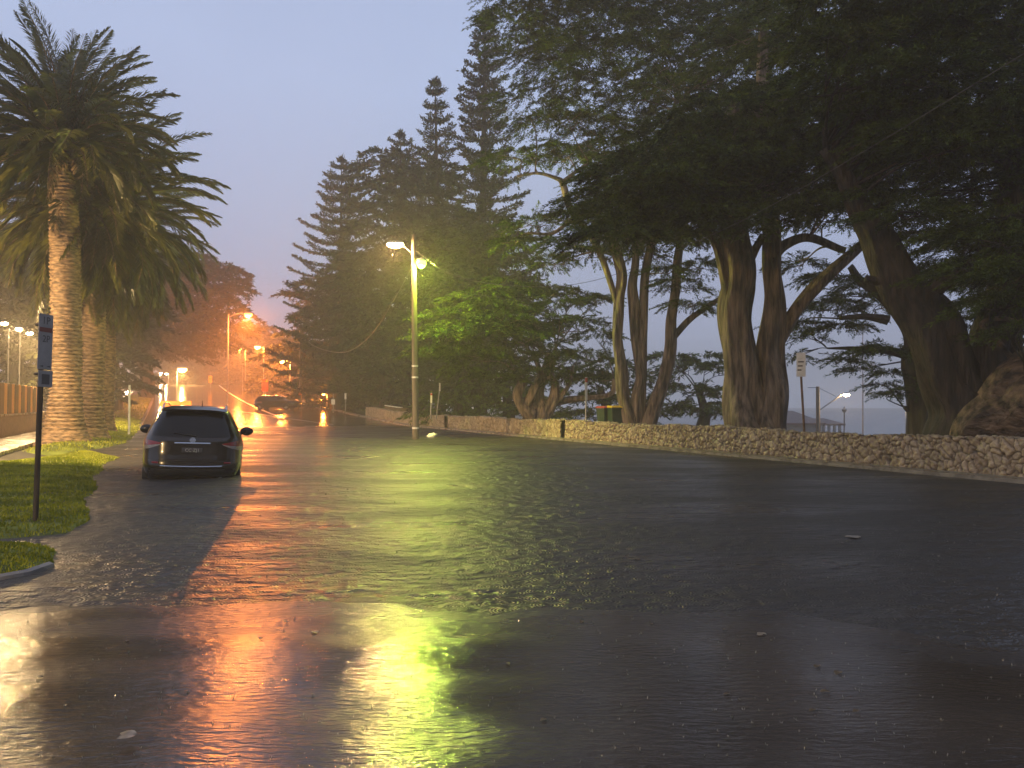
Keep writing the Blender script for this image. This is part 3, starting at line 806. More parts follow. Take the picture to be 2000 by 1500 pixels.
# the near leaning cypress at the right edge
padsC = rp([(1560, -60), (2080, -60), (2080, 640), (1985, 620), (1930, 580), (1880, 520), (1800, 450), (1720, 390), (1690, 330), (1760, 280), (1740, 210), (1620, 185), (1560, 90)], 92, 52, 15.5, 22, (55, 110), (14, 26))
padsC += [(1700, 225, 70, 28, 17), (1780, 260, 70, 26, 16.5), (1860, 290, 70, 28, 16), (1760, 420, 60, 24, 17), (1950, 600, 55, 40, 16), (1990, 650, 45, 40, 16), (1900, 530, 60, 30, 16), (1990, 540, 70, 36, 15.5), (1960, 470, 70, 34, 16), (1975, 240, 80, 36, 16), (1860, 640, 30, 14, 21)]
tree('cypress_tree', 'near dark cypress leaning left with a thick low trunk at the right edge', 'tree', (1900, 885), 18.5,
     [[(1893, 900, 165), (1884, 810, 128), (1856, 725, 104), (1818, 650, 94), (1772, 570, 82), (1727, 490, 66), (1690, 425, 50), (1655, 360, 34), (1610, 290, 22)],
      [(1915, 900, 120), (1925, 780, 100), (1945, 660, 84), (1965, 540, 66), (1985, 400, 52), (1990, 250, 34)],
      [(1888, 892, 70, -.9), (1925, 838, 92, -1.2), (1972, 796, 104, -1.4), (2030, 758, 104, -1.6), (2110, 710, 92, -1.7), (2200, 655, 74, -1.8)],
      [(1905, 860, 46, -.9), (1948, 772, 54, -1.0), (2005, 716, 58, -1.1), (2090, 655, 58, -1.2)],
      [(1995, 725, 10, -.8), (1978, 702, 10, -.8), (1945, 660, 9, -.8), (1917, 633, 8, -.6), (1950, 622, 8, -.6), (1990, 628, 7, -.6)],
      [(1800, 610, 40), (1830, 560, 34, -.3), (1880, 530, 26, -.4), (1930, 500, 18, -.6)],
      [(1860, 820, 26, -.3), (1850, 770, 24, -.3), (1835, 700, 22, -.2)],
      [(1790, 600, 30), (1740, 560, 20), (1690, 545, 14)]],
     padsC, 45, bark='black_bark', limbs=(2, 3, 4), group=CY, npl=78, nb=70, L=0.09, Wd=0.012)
# dark cypress behind, limbs reaching left over the sea
padsD = [(1600, 605, 60, 14, 28), (1665, 590, 60, 18, 28), (1560, 632, 36, 9, 28), (1640, 640, 40, 9, 28), (1720, 600, 40, 15, 28), (1700, 690, 44, 15, 27), (1745, 685, 40, 15, 27), (1655, 705, 22, 7, 27), (1680, 722, 16, 5, 27),
         (1735, 728, 18, 5, 27), (1750, 770, 18, 6, 27), (1775, 760, 16, 8, 27), (1590, 660, 9, 7, 27.5), (1580, 645, 10, 6, 27.5), (1553, 698, 11, 7, 27), (1722, 752, 12, 3, 27), (1690, 560, 46, 16, 28), (1780, 560, 50, 20, 28)]
tree('cypress_tree', 'dark cypress with limbs over the sea behind the leaning trunk', 'tree', (1805, 870), 27,
     [[(1808, 880, 66), (1806, 800, 54), (1797, 745, 56), (1790, 700, 48), (1778, 655, 30), (1752, 608, 23), (1712, 572, 19), (1680, 545, 15), (1660, 520, 12)],
      [(1790, 700, 26), (1760, 692, 14), (1712, 684, 10), (1660, 680, 7), (1615, 680, 3)], [(1735, 625, 18), (1690, 618, 12), (1640, 622, 8)],
      [(1795, 690, 30), (1830, 660, 26), (1870, 640, 22)], [(1790, 790, 20), (1775, 800, 12), (1765, 795, 6)]],
     padsD, 57, bark='dark_bark', group=CY, npl=64)
# the lower green cypress by the lamp pole
padsE = [(858, 660, 52, 26, 34.5), (880, 622, 55, 26, 35), (930, 585, 55, 26, 36), (1000, 568, 55, 22, 36.5), (1060, 572, 55, 22, 37), (1120, 578, 55, 22, 38), (1165, 588, 36, 16, 38), (915, 640, 65, 28, 34.8),
         (985, 625, 65, 30, 35.3), (1055, 635, 65, 32, 36.5), (1125, 640, 60, 34, 38), (845, 690, 36, 18, 35), (885, 692, 45, 22, 34.8), (935, 702, 55, 26, 35.3), (1000, 700, 55, 26, 36.4), (1070, 700, 55, 26, 37.5),
         (1140, 700, 52, 30, 38), (905, 725, 34, 12, 35.2), (965, 735, 40, 12, 36), (1050, 730, 50, 14, 37), (1110, 740, 50, 14, 38.5), (1170, 660, 40, 28, 39), (1160, 740, 40, 22, 39.5), (955, 660, 60, 30, 34.6), (1025, 665, 60, 30, 35.6), (1090, 600, 55, 24, 36.5), (960, 600, 55, 24, 35.4)]
tree('cypress_tree', 'low spreading cypress lit green beside the tall lamp pole', 'tree', (1055, 830), 38,
     [[(1052, 840, 62), (1050, 800, 46), (1048, 770, 30), (1062, 735, 20), (1075, 690, 15)], [(1040, 812, 26, -.5), (1020, 795, 20, -.6), (1012, 772, 17, -.6), (1018, 748, 17, -.5), (1016, 735, 10, -.5)],
      [(1022, 800, 18, -.5), (1036, 780, 17, -.6), (1048, 752, 14, -.6), (1056, 730, 10, -.5), (1040, 690, 8, -.5)], [(1062, 810, 30, -.2), (1078, 785, 20, -.4), (1084, 755, 15, -.4), (1078, 728, 10, -.3), (1085, 680, 8)],
      [(1078, 800, 10, -.3), (1100, 770, 8, -.5), (1114, 745, 7, -.5), (1119, 715, 6, -.4)], [(1052, 736, 6, -.5), (1065, 738, 6, -.5), (1080, 737, 6, -.5)], [(1060, 790, 16), (1120, 780, 12), (1190, 770, 9), (1200, 740, 8)]],
     padsE, 61, group=CY, npl=56, nb=64, L=.13, Wd=.018)
# low dark trees behind the wall, over the bins
def bush(label, base, Z, pads, seed, name='low_tree', grp='low dark trees behind the stone wall', leaf='cypress', dscale=.8):
    tree(name, label, 'tree', base, Z, [[(base[0], base[1] + 5, 26), (base[0] + 4, base[1] - 30, 20), (base[0] - 6, base[1] - 70, 12)]], pads, seed, leaf=leaf, bark='dark_bark', npl=46, nb=30, L=.24, Wd=.036, pl=.75, dscale=dscale, group=grp)
bush('low dark tree between the slender stems and the great trunk', (1372, 838), 46, [(1330, 720, 40, 30, 44), (1375, 715, 45, 30, 45), (1415, 725, 34, 28, 46), (1340, 770, 50, 36, 44), (1400, 775, 45, 36, 45), (1360, 805, 55, 28, 44), (1420, 810, 40, 24, 46), (1310, 800, 40, 28, 45), (1310, 700, 34, 18, 45)], 71)
bush('low dark tree behind the bins and the slender stems', (1180, 832), 48, [(1140, 740, 50, 36, 46), (1190, 720, 45, 30, 47), (1120, 785, 45, 34, 46), (1180, 780, 55, 40, 47), (1225, 740, 40, 32, 48), (1230, 790, 45, 34, 48), (1150, 815, 60, 22, 46), (1275, 760, 30, 40, 48), (1270, 810, 40, 24, 47)], 73)
bush('low dark tree behind the twisted trunk of the green cypress', (990, 825), 52, [(940, 770, 55, 40, 50), (1000, 770, 55, 40, 51), (1060, 775, 50, 36, 52), (960, 810, 60, 26, 50), (1040, 810, 55, 26, 51), (900, 790, 45, 40, 50), (865, 790, 40, 34, 50), (850, 812, 40, 16, 50), (900, 815, 50, 16, 50)], 79)

# unseen trees added behind and beside the viewer to block sky light
for i, (x, y, h, w) in enumerate([(-19, -24, 24, 10), (-4, -30, 28, 12), (10, -24, 28, 12), (21, -8, 24, 9), (24, 6, 19, 7)]):
    r = np.random.default_rng(900 + i); b = np.array([x, y, .2])
    root = empty('cypress_tree', b, label=['added unseen cypress behind the viewer at the left', 'added unseen cypress straight behind the viewer', 'added unseen cypress behind the viewer at the right', 'added unseen cypress beside the viewer at the right', 'added unseen cypress just outside the picture at the right'][i], cat='tree', group=CY)
    MB().tube(np.array([b, b + np.array([.2, 0, h * .4]), b + np.array([-.2, .3, h * .9])]), [.8, .6, .2], 10).build('trunk', M['bark'], root, off=b)
    n = 9000; d = norm(r.normal(0, 1, (n, 3))); q = d * r.uniform(.3, 1, n)[:, None] ** .5 * np.array([w, w, h * .42]) + b + np.array([0, 0, h * .6])
    quads('crown', blade_quads(q, d + r.normal(0, .5, (n, 3)), .9, .22, r), M['cypress'], root, off=b)

# ------------------------------------------------------------------ Norfolk pines
def norfolk(label, apex, base, Z, rmax, seed, nw=26, top_r=0.5, skirt=1.0, dens=1.0, bare=0.1):
    r = np.random.default_rng(seed)
    b = P(*base, Z); t = P(*apex, Z); H = t[2] - b[2]
    root = empty('norfolk_pine', b, label=label, cat='tree', group='tall norfolk pines beyond the lamp pole')
    mb = MB()
    zs = np.linspace(0, H, 14); path = np.stack([b[0] + (t[0] - b[0]) * zs / H, b[1] + 0 * zs, b[2] + zs], 1)
    mb.tube(path, np.linspace(.48, .03, 14) * H / 27, 10)
    Q = []
    for i in range(nw):
        f = bare + (1 - bare) * (i / (nw - 1)) ** .92
        z = H * min(f, .985)
        rad = rmax * ((1 - f) ** .72) * r.uniform(.86, 1.08) + top_r * .5
        nbm = int(r.integers(5, 8)); a0 = r.uniform(0, 6.28)
        for k_ in range(nbm):
            a = a0 + k_ * 6.283 / nbm + r.normal(0, .12)
            Lb = rad * r.uniform(.72, 1.06)
            n = max(6, int(Lb * 9 * dens))
            s_ = np.linspace(0.06, 1, n)
            # branch: slightly sagging then upturned tip
            dz = Lb * (-0.05 * np.sin(s_ * 3.0) + 0.10 * s_ ** 3 + 0.02 + .22 * f * s_)
            hx = path[0][0] + (t[0] - b[0]) * f + np.cos(a) * Lb * s_; hy = b[1] + np.sin(a) * Lb * s_
            pts = np.stack([hx, hy, b[2] + z + dz], 1)
            mb.tube(pts[::max(1, n // 5)], np.linspace(.055, .02, len(pts[::max(1, n // 5)])) * (0.5 + Lb / 8), 4, cap=False)
            # fingers of foliage, sideways and upturned
            for sg in (-1, 1):
                m_ = 7
                base_ = np.repeat(pts, m_, 0)
                side = np.array([-math.sin(a), math.cos(a), 0]) * sg
                ln = (0.12 + 0.075 * Lb * np.sin(np.clip(np.repeat(s_, m_), 0, 1) * 2.6 + .35))
                fr = np.tile(np.linspace(0, 1, m_), n)
                dirv = side * .75 + np.array([math.cos(a), math.sin(a), 0]) * .6 + np.array([0, 0, .26])
                p_ = base_ + dirv * (fr * ln * 1.5)[:, None] + r.normal(0, .05, base_.shape)
                d_ = dirv + r.normal(0, .42, base_.shape) + np.array([0, 0, .12])
                Q.append(blade_quads(p_, d_, .24 * r.uniform(.7, 1.4, len(p_)), .055 * r.uniform(.7, 1.3, len(p_)), r, .05))
    # leader tuft
    n = 60; p_ = np.repeat(t[None], n, 0) + r.normal(0, .1, (n, 3)) - np.array([0, 0, .3]); d_ = r.normal(0, .5, (n, 3)) + np.array([0, 0, .9])
    Q.append(blade_quads(p_, d_, .5 * r.uniform(.5, 1.3, n), .06, r))
    mb.build('trunk', M['dark_bark'], root, off=b, auto=False)
    quads('crown', np.concatenate(Q), M['pine'], root, off=b)
norfolk('tallest norfolk pine, standing nearest the big cypresses', (948, 22), (938, 835), 56, 5.6, 201, nw=25, dens=1.2)
norfolk('slim norfolk pine just left of the tallest one', (850, 155), (860, 830), 62, 5.2, 202, nw=21)
norfolk('norfolk pine whose small tip shows left of the slim one', (782, 258), (790, 825), 68, 6.6, 203, nw=20)
norfolk('leftmost norfolk pine with wide layered branches over the orange glow', (667, 308), (664, 818), 74, 8.6, 204, nw=21, dens=1.1)
def bigdark(label, base, Z, poly, n, seed, z0, z1, name='broad_tree', grp=None, leaf='far_leaf', sh=240, rx=(45, 75), ry=(22, 34), md=34, L=.42, Wd=.075, npl=44, extra=(), stems=None):
    r = np.random.default_rng(seed)
    pads = [(x, y, r.uniform(*rx), r.uniform(*ry), r.uniform(z0, z1)) for x, y in sample_poly(poly, n, md, r)] + list(extra)
    st = stems or [[(base[0], base[1] + 4, 34), (base[0] + 3, base[1] - sh * .25, 26), (base[0] - 4, base[1] - sh * .6, 16), (base[0], base[1] - sh, 8)]]
    tree(name, label, 'tree', base, Z, st, pads, seed, leaf=leaf, bark='dark_bark', npl=npl, L=L, Wd=Wd, pl=.8, group=grp, nb=12)
bigdark('flat-topped dark conifer between the leftmost and the slim norfolk pine', (745, 822), 68, [(722, 325), (760, 300), (822, 315), (870, 430), (900, 600), (880, 790), (700, 800), (710, 560), (730, 420)], 60, 210, 65, 71, leaf='pine', name='dark_conifer', grp='dark conifers among the norfolk pines')
bigdark('dark bushy conifer below the tallest norfolk pine', (900, 828), 52, [(840, 470), (960, 430), (1020, 560), (1000, 790), (840, 800)], 44, 211, 50, 55, leaf='pine', name='dark_conifer', grp='dark conifers among the norfolk pines')
bigdark('dark bushy conifer filling the foot of the leftmost norfolk pine', (655, 815), 80, [(620, 560), (720, 520), (760, 790), (610, 800), (590, 690)], 40, 212, 78, 85, leaf='pine', name='dark_conifer', grp='dark conifers among the norfolk pines')

# ------------------------------------------------------------------ palms
def palm(label, base_px, top_px, Z, rad, flen, seed, nfr=95, zbase=0.12, low=158, amin=-1.5):
    r = np.random.default_rng(seed)
    b = P(*base_px, Z); b[2] = zbase - .1
    t = P(*top_px, Z)
    root = empty('date_palm', b, label=label, cat='palm tree', group='canary date palms on the grass verge')
    H = t[2] - b[2]
    nr = int(H / 0.032); segs = 36
    z = np.linspace(0, H, nr)
    f = z / H
    path = np.stack([b[0] + (t[0] - b[0]) * f + .05 * np.sin(f * 4), b[1] + .06 * np.sin(f * 3 + 1), b[2] + z], 1)
    rr = rad * (1 + 1.0 * np.exp(-z / .5) + 0.10 * np.exp(-z / 2.5)) * (1 - .06 * f) * (1 + .02 * np.sin(z * 2.2) + .015 * np.sin(z * 5.3))
    ph = r.uniform(0, 6.28, 5)
    def scar(i, th):
        zz = z[i]
        row = zz / 0.135; odd = np.floor(row) % 2
        saw = row - np.floor(row)
        cell = np.abs(np.sin(th * 9 + odd * math.pi / 2 + .5 * np.floor(row) * .37))
        return 1 + (.19 * (saw - .35) * (0.45 + .55 * cell) + .02 * np.sin(th * 4 + zz * 3 + ph[0]) + .018 * np.sin(th * 11 + zz * 17 + ph[1])) * (1 if zz > .6 else .45)
    mb = MB(); mb.tube(path, rr, segs, bump=scar)
    mb.build('trunk', M['palm_bark'], root, off=b, auto=False)
    # old leaf bases under the crown
    mb = MB()
    for k_ in range(70):
        a = r.uniform(0, 6.28); h0 = r.uniform(-.95, .25)
        q0 = t + np.array([math.cos(a) * rad * .8, math.sin(a) * rad * .8, h0]); up = r.uniform(.1, .5)
        q1 = q0 + np.array([math.cos(a) * .35, math.sin(a) * .35, up])
        mb.tube(np.array([q0, (q0 + q1) / 2 + np.array([0, 0, -.03]), q1]), [.07, .055, .03], 5)
    mb.build('leaf_bases', M['palm_bark'], root, off=b, auto=False)
    Q = []; rb = MB()
    c0 = t + np.array([0, 0, .35])
    for k_ in range(nfr):
        g = (k_ + .5) / nfr
        el = R(88 - low * g ** .92) + r.normal(0, .07)
        a = k_ * 2.39996 + r.normal(0, .12)
        L = flen * r.uniform(.86, 1.08) * (0.78 + .22 * math.sin(math.pi * min(1, .25 + g)))
        n = 26; s_ = np.linspace(0, 1, n)
        sag = (0.42 + .75 * max(0, math.cos(el)) * (.55 + .6 * g) + r.uniform(-.1, .2))
        ang = el - sag * 1.35 * s_ ** 1.55
        ang = np.maximum(ang, amin)
        ds = L / (n - 1)
        h = np.concatenate([[0], np.cumsum(np.cos(ang[:-1]) * ds)]); v = np.concatenate([[0], np.cumsum(np.sin(ang[:-1]) * ds)])
        ca, sa = math.cos(a), math.sin(a)
        sw = r.normal(0, .12) * s_ ** 2 * L - 0.05 * s_ ** 2 * L
        pts = np.stack([c0[0] + ca * h - sa * sw, c0[1] + sa * h + ca * sw, c0[2] + v - .3 * g], 1)
        rb.tube(pts[::5], np.linspace(.035, .008, len(pts[::5])), 4, cap=False)
        m_ = 78
        ss = np.repeat(np.linspace(.13, .99, m_), 2); sg = np.tile([-1, 1], m_)
        bp = np.stack([np.interp(ss, s_, pts[:, q]) for q in range(3)], 1)
        T = norm(np.stack([np.interp(ss, s_, np.gradient(pts[:, q])) for q in range(3)], 1))
        side = norm(np.cross(T, np.array([0, 0, 1.0]) + 1e-6))
        upv = np.cross(side, T)
        ll = (.58 * np.sin(np.clip(ss * .9 + .12, 0, 1) * math.pi) ** .6 + .08) * r.uniform(.85, 1.12, len(ss)) * flen / 4.6
        d = T * .80 + side * sg[:, None] * .60 + upv * .22 + r.normal(0, .10, T.shape) + np.array([0, 0, -.18])
        d = norm(d)
        w = norm(np.cross(d, T)) * (0.026 * r.uniform(.8, 1.2, len(ss)))[:, None]
        tip = bp + d * ll[:, None] - np.array([0, 0, 1]) * (ll * .16)[:, None]
        mid = bp + d * (ll * .5)[:, None]
        Q.append(np.stack([bp, mid + w, tip, mid - w], 1))
    rb.build('leaf_stalks', M['palm_bark'], root, off=b, auto=False)
    quads('crown', np.concatenate(Q), M['palm'], root, off=b)
palm('nearest tall date palm with a thick lit trunk and flared foot', (124, 872), (126, 300), 26.5, 0.47, 4.6, 301, 140, low=112, amin=-1.15)
palm('second date palm close behind the nearest one', (170, 866), (188, 425), 29.3, 0.42, 5.3, 302, 165)
palm('third and farthest date palm on the verge with a slim trunk', (198, 838), (216, 490), 36, 0.36, 5.6, 303, 140)

# ------------------------------------------------------------------ background trees
FB = 'dark broad trees at the end of the road'
bigdark('dark spreading tree with a thick trunk overhanging the far road', (284, 772), 92, [(215, 640), (230, 560), (300, 500), (390, 500), (440, 530), (468, 590), (450, 640), (420, 690), (370, 700), (300, 700), (230, 700)], 60, 401, 86, 100, grp=FB, rx=(36, 60), ry=(20, 30), md=28, L=.5, Wd=.09,
        stems=[[(285, 790, 30), (285, 740, 24), (283, 700, 26), (290, 640, 22), (300, 580, 12)], [(286, 700, 14), (330, 660, 10), (380, 620, 7)], [(283, 700, 14), (250, 660, 10), (230, 620, 6)]])
bigdark('dark tree beside the third palm, blocking the far footpath', (222, 800), 66, [(195, 560), (250, 540), (290, 600), (260, 690), (210, 700), (180, 680), (170, 600)], 26, 402, 64, 70, grp=FB, rx=(30, 46), ry=(18, 28), md=24,
        stems=[[(222, 815, 34), (220, 760, 28), (218, 700, 26), (222, 640, 18), (230, 580, 8)]])
for i, (px, top, Z, w) in enumerate([(395, 640, 165, 70), (462, 655, 175, 60), (520, 640, 150, 70), (585, 660, 130, 70), (560, 700, 115, 40), (330, 650, 180, 60), (640, 690, 110, 50)]):
    lab = ['hazy tree behind the bright lamp on the crest', 'hazy tree between the two amber lamps', 'hazy tree under the big orange lamp', 'hazy tree behind the thin far pole', 'small hazy bush behind the side-on car', 'hazy tree beyond the white far lights', 'hazy bush right of the side-on car'][i]
    bigdark(lab, (px, 772), Z, [(px - w, 770), (px - w * .95, top + 50), (px - w * .5, top + 8), (px + w * .4, top), (px + w * .95, top + 55), (px + w, 770)], 26, 420 + i, Z - 4, Z + 5, name='hazy_tree', grp='hazy trees beyond the end of the road', rx=(22, 36), ry=(14, 22), md=16, L=.8, Wd=.15, npl=30, sh=max(20, 735 - top))
bigdark('dark leafy tree standing behind the timber fence at the left edge', (30, 800), 46, [(-140, 790), (-140, 440), (-40, 420), (60, 470), (150, 520), (170, 640), (140, 780)], 60, 440, 43, 50, name='garden_tree', grp='trees behind the timber fence', rx=(45, 75), md=36, L=.4, Wd=.075)
bigdark('dark leafy tree behind the palm trunks', (160, 810), 58, [(60, 790), (80, 560), (160, 520), (230, 560), (240, 760)], 40, 441, 55, 62, name='garden_tree', grp='trees behind the timber fence', rx=(40, 60), md=30, L=.4, Wd=.075)

# ------------------------------------------------------------------ lamps
def light(name, loc, col, power, parent, off, rad=0.12, spot=None, aim=None):
    if spot is None:
        l = bpy.data.lights.new(name, 'POINT')
    else:
        l = bpy.data.lights.new(name, 'SPOT'); l.spot_size = spot; l.spot_blend = 0.6
    l.energy = power; l.color = col; l.shadow_soft_size = rad
    o = bpy.data.objects.new(name, l); COL.objects.link(o); o.parent = parent
    p_ = np.asarray(loc) - np.asarray(off)
    o.location = [float(q) for q in p_]
    if aim is not None:
        d = Vector([float(q) for q in (np.asarray(aim) - np.asarray(loc))])
        o.rotation_euler = d.to_track_quat('-Z', 'Y').to_euler()
    return o
SODIUM = (1, .26, .035); GREEN = (.72, 1, .08); WARM = (1, .66, .30); AMBER = (1, .55, .16)
# the tall timber pole with two lamps
b = G(812, 858, -.3); b = np.array([b[0], 32.2, -.3]); b = P(812, 858, 32.2); b[2] = -.3
top = P(808, 474, 32.2)
pole = empty('lamp_pole', b, label='tall timber lamp pole standing in the flood with a white and a green lamp', cat='lamp pole')
mb = MB(); zz = np.linspace(b[2], top[2] + .35, 12)
ptx = np.stack([np.interp(zz, [b[2], top[2]], [b[0], top[0]]), zz * 0 + 32.2, zz], 1)
mb.tube(ptx, np.linspace(.145, .10, 12), 12); mb.build('pole', M['timber_pole'], pole, off=b)
for py in (715, 737, 836):
    q = P(811, py, 32.2); rr_ = float(np.interp(q[2], [b[2], top[2]], [.145, .102])) + .006
    MB().lathe([(rr_, -.035), (rr_, .035)], c=(float(np.interp(q[2], [b[2], top[2]], [b[0], top[0]])), 32.2, q[2]), seg=14).build('band', M['white_paint'], pole, off=b)
lp = P(772, 478, 31.9)
mb = MB(); mb.tube(smooth_path(np.array([[top[0], 32.2, lp[2] - .35], [top[0] - .35, 32.1, lp[2] - .05], [lp[0] + .2, 31.95, lp[2] + .08]]), 5), .032, 8); mb.build('arm', M['galv'], pole, off=b)
mb = MB(); mb.ball(lp + np.array([0, 0, .09]), (.36, .16, .08), 14, 8); hd = mb.build('lamp_head', M['galv'], pole, off=b)
mb = MB(); mb.ball(lp, (.36, .17, .14), 14, 8); mb.build('lens', M['lens_warm'], hd, off=b)
light('bulb', lp - np.array([0.0, 0, .22]), (1, .58, .22), 2300, pole, b, .12)
gpnt = P(823, 514, 31.95)
mb = MB(); mb.tube(np.array([[top[0] + .1, 32.2, gpnt[2] + .2], [gpnt[0] - .02, 32.1, gpnt[2] + .22], [gpnt[0], 31.97, gpnt[2] + .17]]), .025, 7); mb.build('bracket', M['galv'], pole, off=b)
mb = MB(); mb.lathe([(.05, .22), (.17, .15), (.21, .10)], c=gpnt, seg=16); hd = mb.build('lamp_head', M['galv'], pole, off=b)
mb = MB(); mb.ball(gpnt, (.21, .21, .21), 14, 10); mb.build('lens', M['lens_green'], hd, off=b)
light('bulb', gpnt - np.array([.0, 0.05, .24]), GREEN, 3000, pole, b, .14)
# cables
def cable(label, pts, r0, cat='cable', k=10):
    a = smooth_path(np.array(pts, float), k)
    mb = MB(); mb.tube(a, r0, 5)
    o = mb.build('overhead_cable', M['wire'], off=a[0]); o.location = [float(q) for q in a[0]]
    return tag(o, label, cat, 'overhead cables tied to the lamp pole')
cable('overhead cable sagging from the lamp pole towards the upper right corner', [P(812, 490, 32.1), P(880, 535, 29.5), P(1000, 558, 26), P(1160, 548, 22), P(1420, 445, 17.5), P(1680, 300, 14), P(2040, 80, 11.5)], .007)
cable('overhead cable sagging from the lamp pole to the far thin pole', [P(806, 520, 32.2), P(770, 585, 37), P(730, 648, 42), P(690, 682, 50), P(655, 688, 57), P(612, 675, 66), P(588, 652, 76)], .022)

def street_lamp(label, lpx, Z, col, lensm, power, side=1, size=.32, arm=1.6, base_z=None, group='amber street lamps along the far road', pole_r=.08, down=0):
    lp = P(*lpx, Z)
    bx, by = lp[0] + side * arm, Z + .3
    bz = float(land_h(bx, by)) if base_z is None else base_z
    b = np.array([bx, by, bz - .1])
    root = empty('street_lamp', b, label=label, cat='street lamp', group=group)
    mb = MB(); mb.tube(np.array([[bx, by, bz - .1], [bx, by, (bz + lp[2]) / 2], [bx, by, lp[2] + .1]]), [pole_r * 1.2, pole_r, pole_r * .7], 8); mb.build('pole', M['galv'], root, off=b)
    if arm > .05:
        mb = MB(); mb.tube(smooth_path(np.array([[bx, by, lp[2] - .2], [bx - side * arm * .5, by - .1, lp[2] + .18], [lp[0] + side * size * .7, Z + .03, lp[2] + .12]]), 4), pole_r * .5, 6); mb.build('arm', M['galv'], root, off=b)
    mb = MB(); mb.ball(lp + np.array([0, 0, size * .38]), (size, size * .6, size * .3), 12, 6); hd = mb.build('lamp_head', M['galv'], root, off=b)
    mb = MB(); mb.ball(lp, (size * .86, size * .55, size * .5), 12, 8); mb.build('lens', M[lensm], hd, off=b)
    lq = lp - np.array([0, .1, size * .5 + .12])
    if power:
        light('bulb', lq, col, power, root, b, .14)
    if down:
        light('reflector_bulb', lq, col, down, root, b, .14, R(162), lq - np.array([0, 0, 1.0]))
    return root
street_lamp('big orange street lamp highest over the far road', (485, 615), 80, SODIUM, 'lens_orange', 11500, -1, .5, 2.2, down=30000)
street_lamp('amber street lamp, left of the close pair below the big orange one', (467, 682), 118, SODIUM, 'lens_amber', 5000, 1, .5, .9, down=13000)
street_lamp('amber street lamp, right of the close pair below the big orange one', (503, 678), 108, SODIUM, 'lens_amber', 5000, 1, .5, .8, down=13000)
street_lamp('amber street lamp just left of the thin far pole', (550, 706), 96, SODIUM, 'lens_amber', 4200, 1, .42, 1.0, down=11000)
street_lamp('very bright amber lamp low over the crest of the road', (356, 722), 128, AMBER, 'lens_amber', 8000, -1, .95, 1.0, down=15000)
street_lamp('small low amber lamp behind the two thin posts', (632, 770), 78, SODIUM, 'lens_amber', 600, 1, .2, .3)
street_lamp('small white lamp over the bright gap under the trees', (250, 712), 132, WARM, 'lens_white', 3500, 1, .3, .6)
street_lamp('white far lamp, left of the pair above the pale road', (314, 729), 150, WARM, 'lens_white', 400, -1, .36, .3)
street_lamp('white far lamp, right of the pair above the pale road', (325, 730), 150, WARM, 'lens_white', 400, 1, .36, .3)
# the street lamp of this stretch of road, behind the viewer: it lights the wall, the signs and the trunks
x, y = -12.0, -8.0
b = np.array([x - 1.9, y, .5]); rt = empty('street_lamp', b, label='street lamp standing behind the viewer on the left verge', cat='street lamp')
MB().tube(np.array([b, b + np.array([0, 0, 4.5]), b + np.array([0, 0, 9.0])]), [.11, .09, .06], 9).build('pole', M['galv'], rt, off=b)
MB().tube(smooth_path(np.array([b + np.array([0, 0, 8.8]), b + np.array([.9, 0, 9.25]), b + np.array([1.6, 0, 9.2])]), 4), .035, 7).build('arm', M['galv'], rt, off=b)
lb = b + np.array([1.9, 0, 9.1])
hd = MB().ball(lb + np.array([0, 0, .09]), (.36, .16, .08), 12, 6).build('lamp_head', M['galv'], rt, off=b)
MB().ball(lb, (.30, .14, .10), 12, 8).build('lens', M['lens_warm'], hd, off=b)
light('bulb', lb - np.array([0, 0, .24]), WARM, 8000, rt, b, .15)
# beach lamps on the right
lb = P(1653, 771, 58)
root_b = np.array([P(1597, 755, 58)[0], 58, -3.2]); rt = empty('street_lamp', root_b, label='timber lamp post with a long slanted arm near the sea', cat='street lamp', group='lamps near the sea')
pt = P(1597, 755, 58); arm0 = P(1602, 800, 58)
MB().tube(np.array([root_b, pt]), [.17, .13], 9).build('pole', M['timber_pole'], rt, off=root_b)
MB().tube(np.array([arm0, P(1645, 770, 58)]), .05, 7).build('arm', M['galv'], rt, off=root_b)
MB().tube(np.array([P(1600, 758, 58), P(1632, 774, 58)]), .022, 5).build('stay', M['galv'], rt, off=root_b)
MB().tube(np.array([P(1578, 757, 58), P(1600, 757, 58)]), .03, 5).build('crossarm', M['galv'], rt, off=root_b)
hd = MB().ball(lb + np.array([0, 0, .1]), (.32, .16, .08), 12, 6).build('lamp_head', M['galv'], rt, off=root_b)
MB().ball(lb, (.27, .14, .12), 12, 8).build('lens', M['lens_white'], hd, off=root_b)
light('bulb', lb - np.array([0, 0, .25]), WARM, 700, rt, root_b, .12)
street_lamp('small pale lamp left of the dark leaning trunk by the sea', (1776, 806), 90, WARM, 'lens_white', 60, -1, .16, .3, base_z=-3, group='lamps near the sea', pole_r=.05)

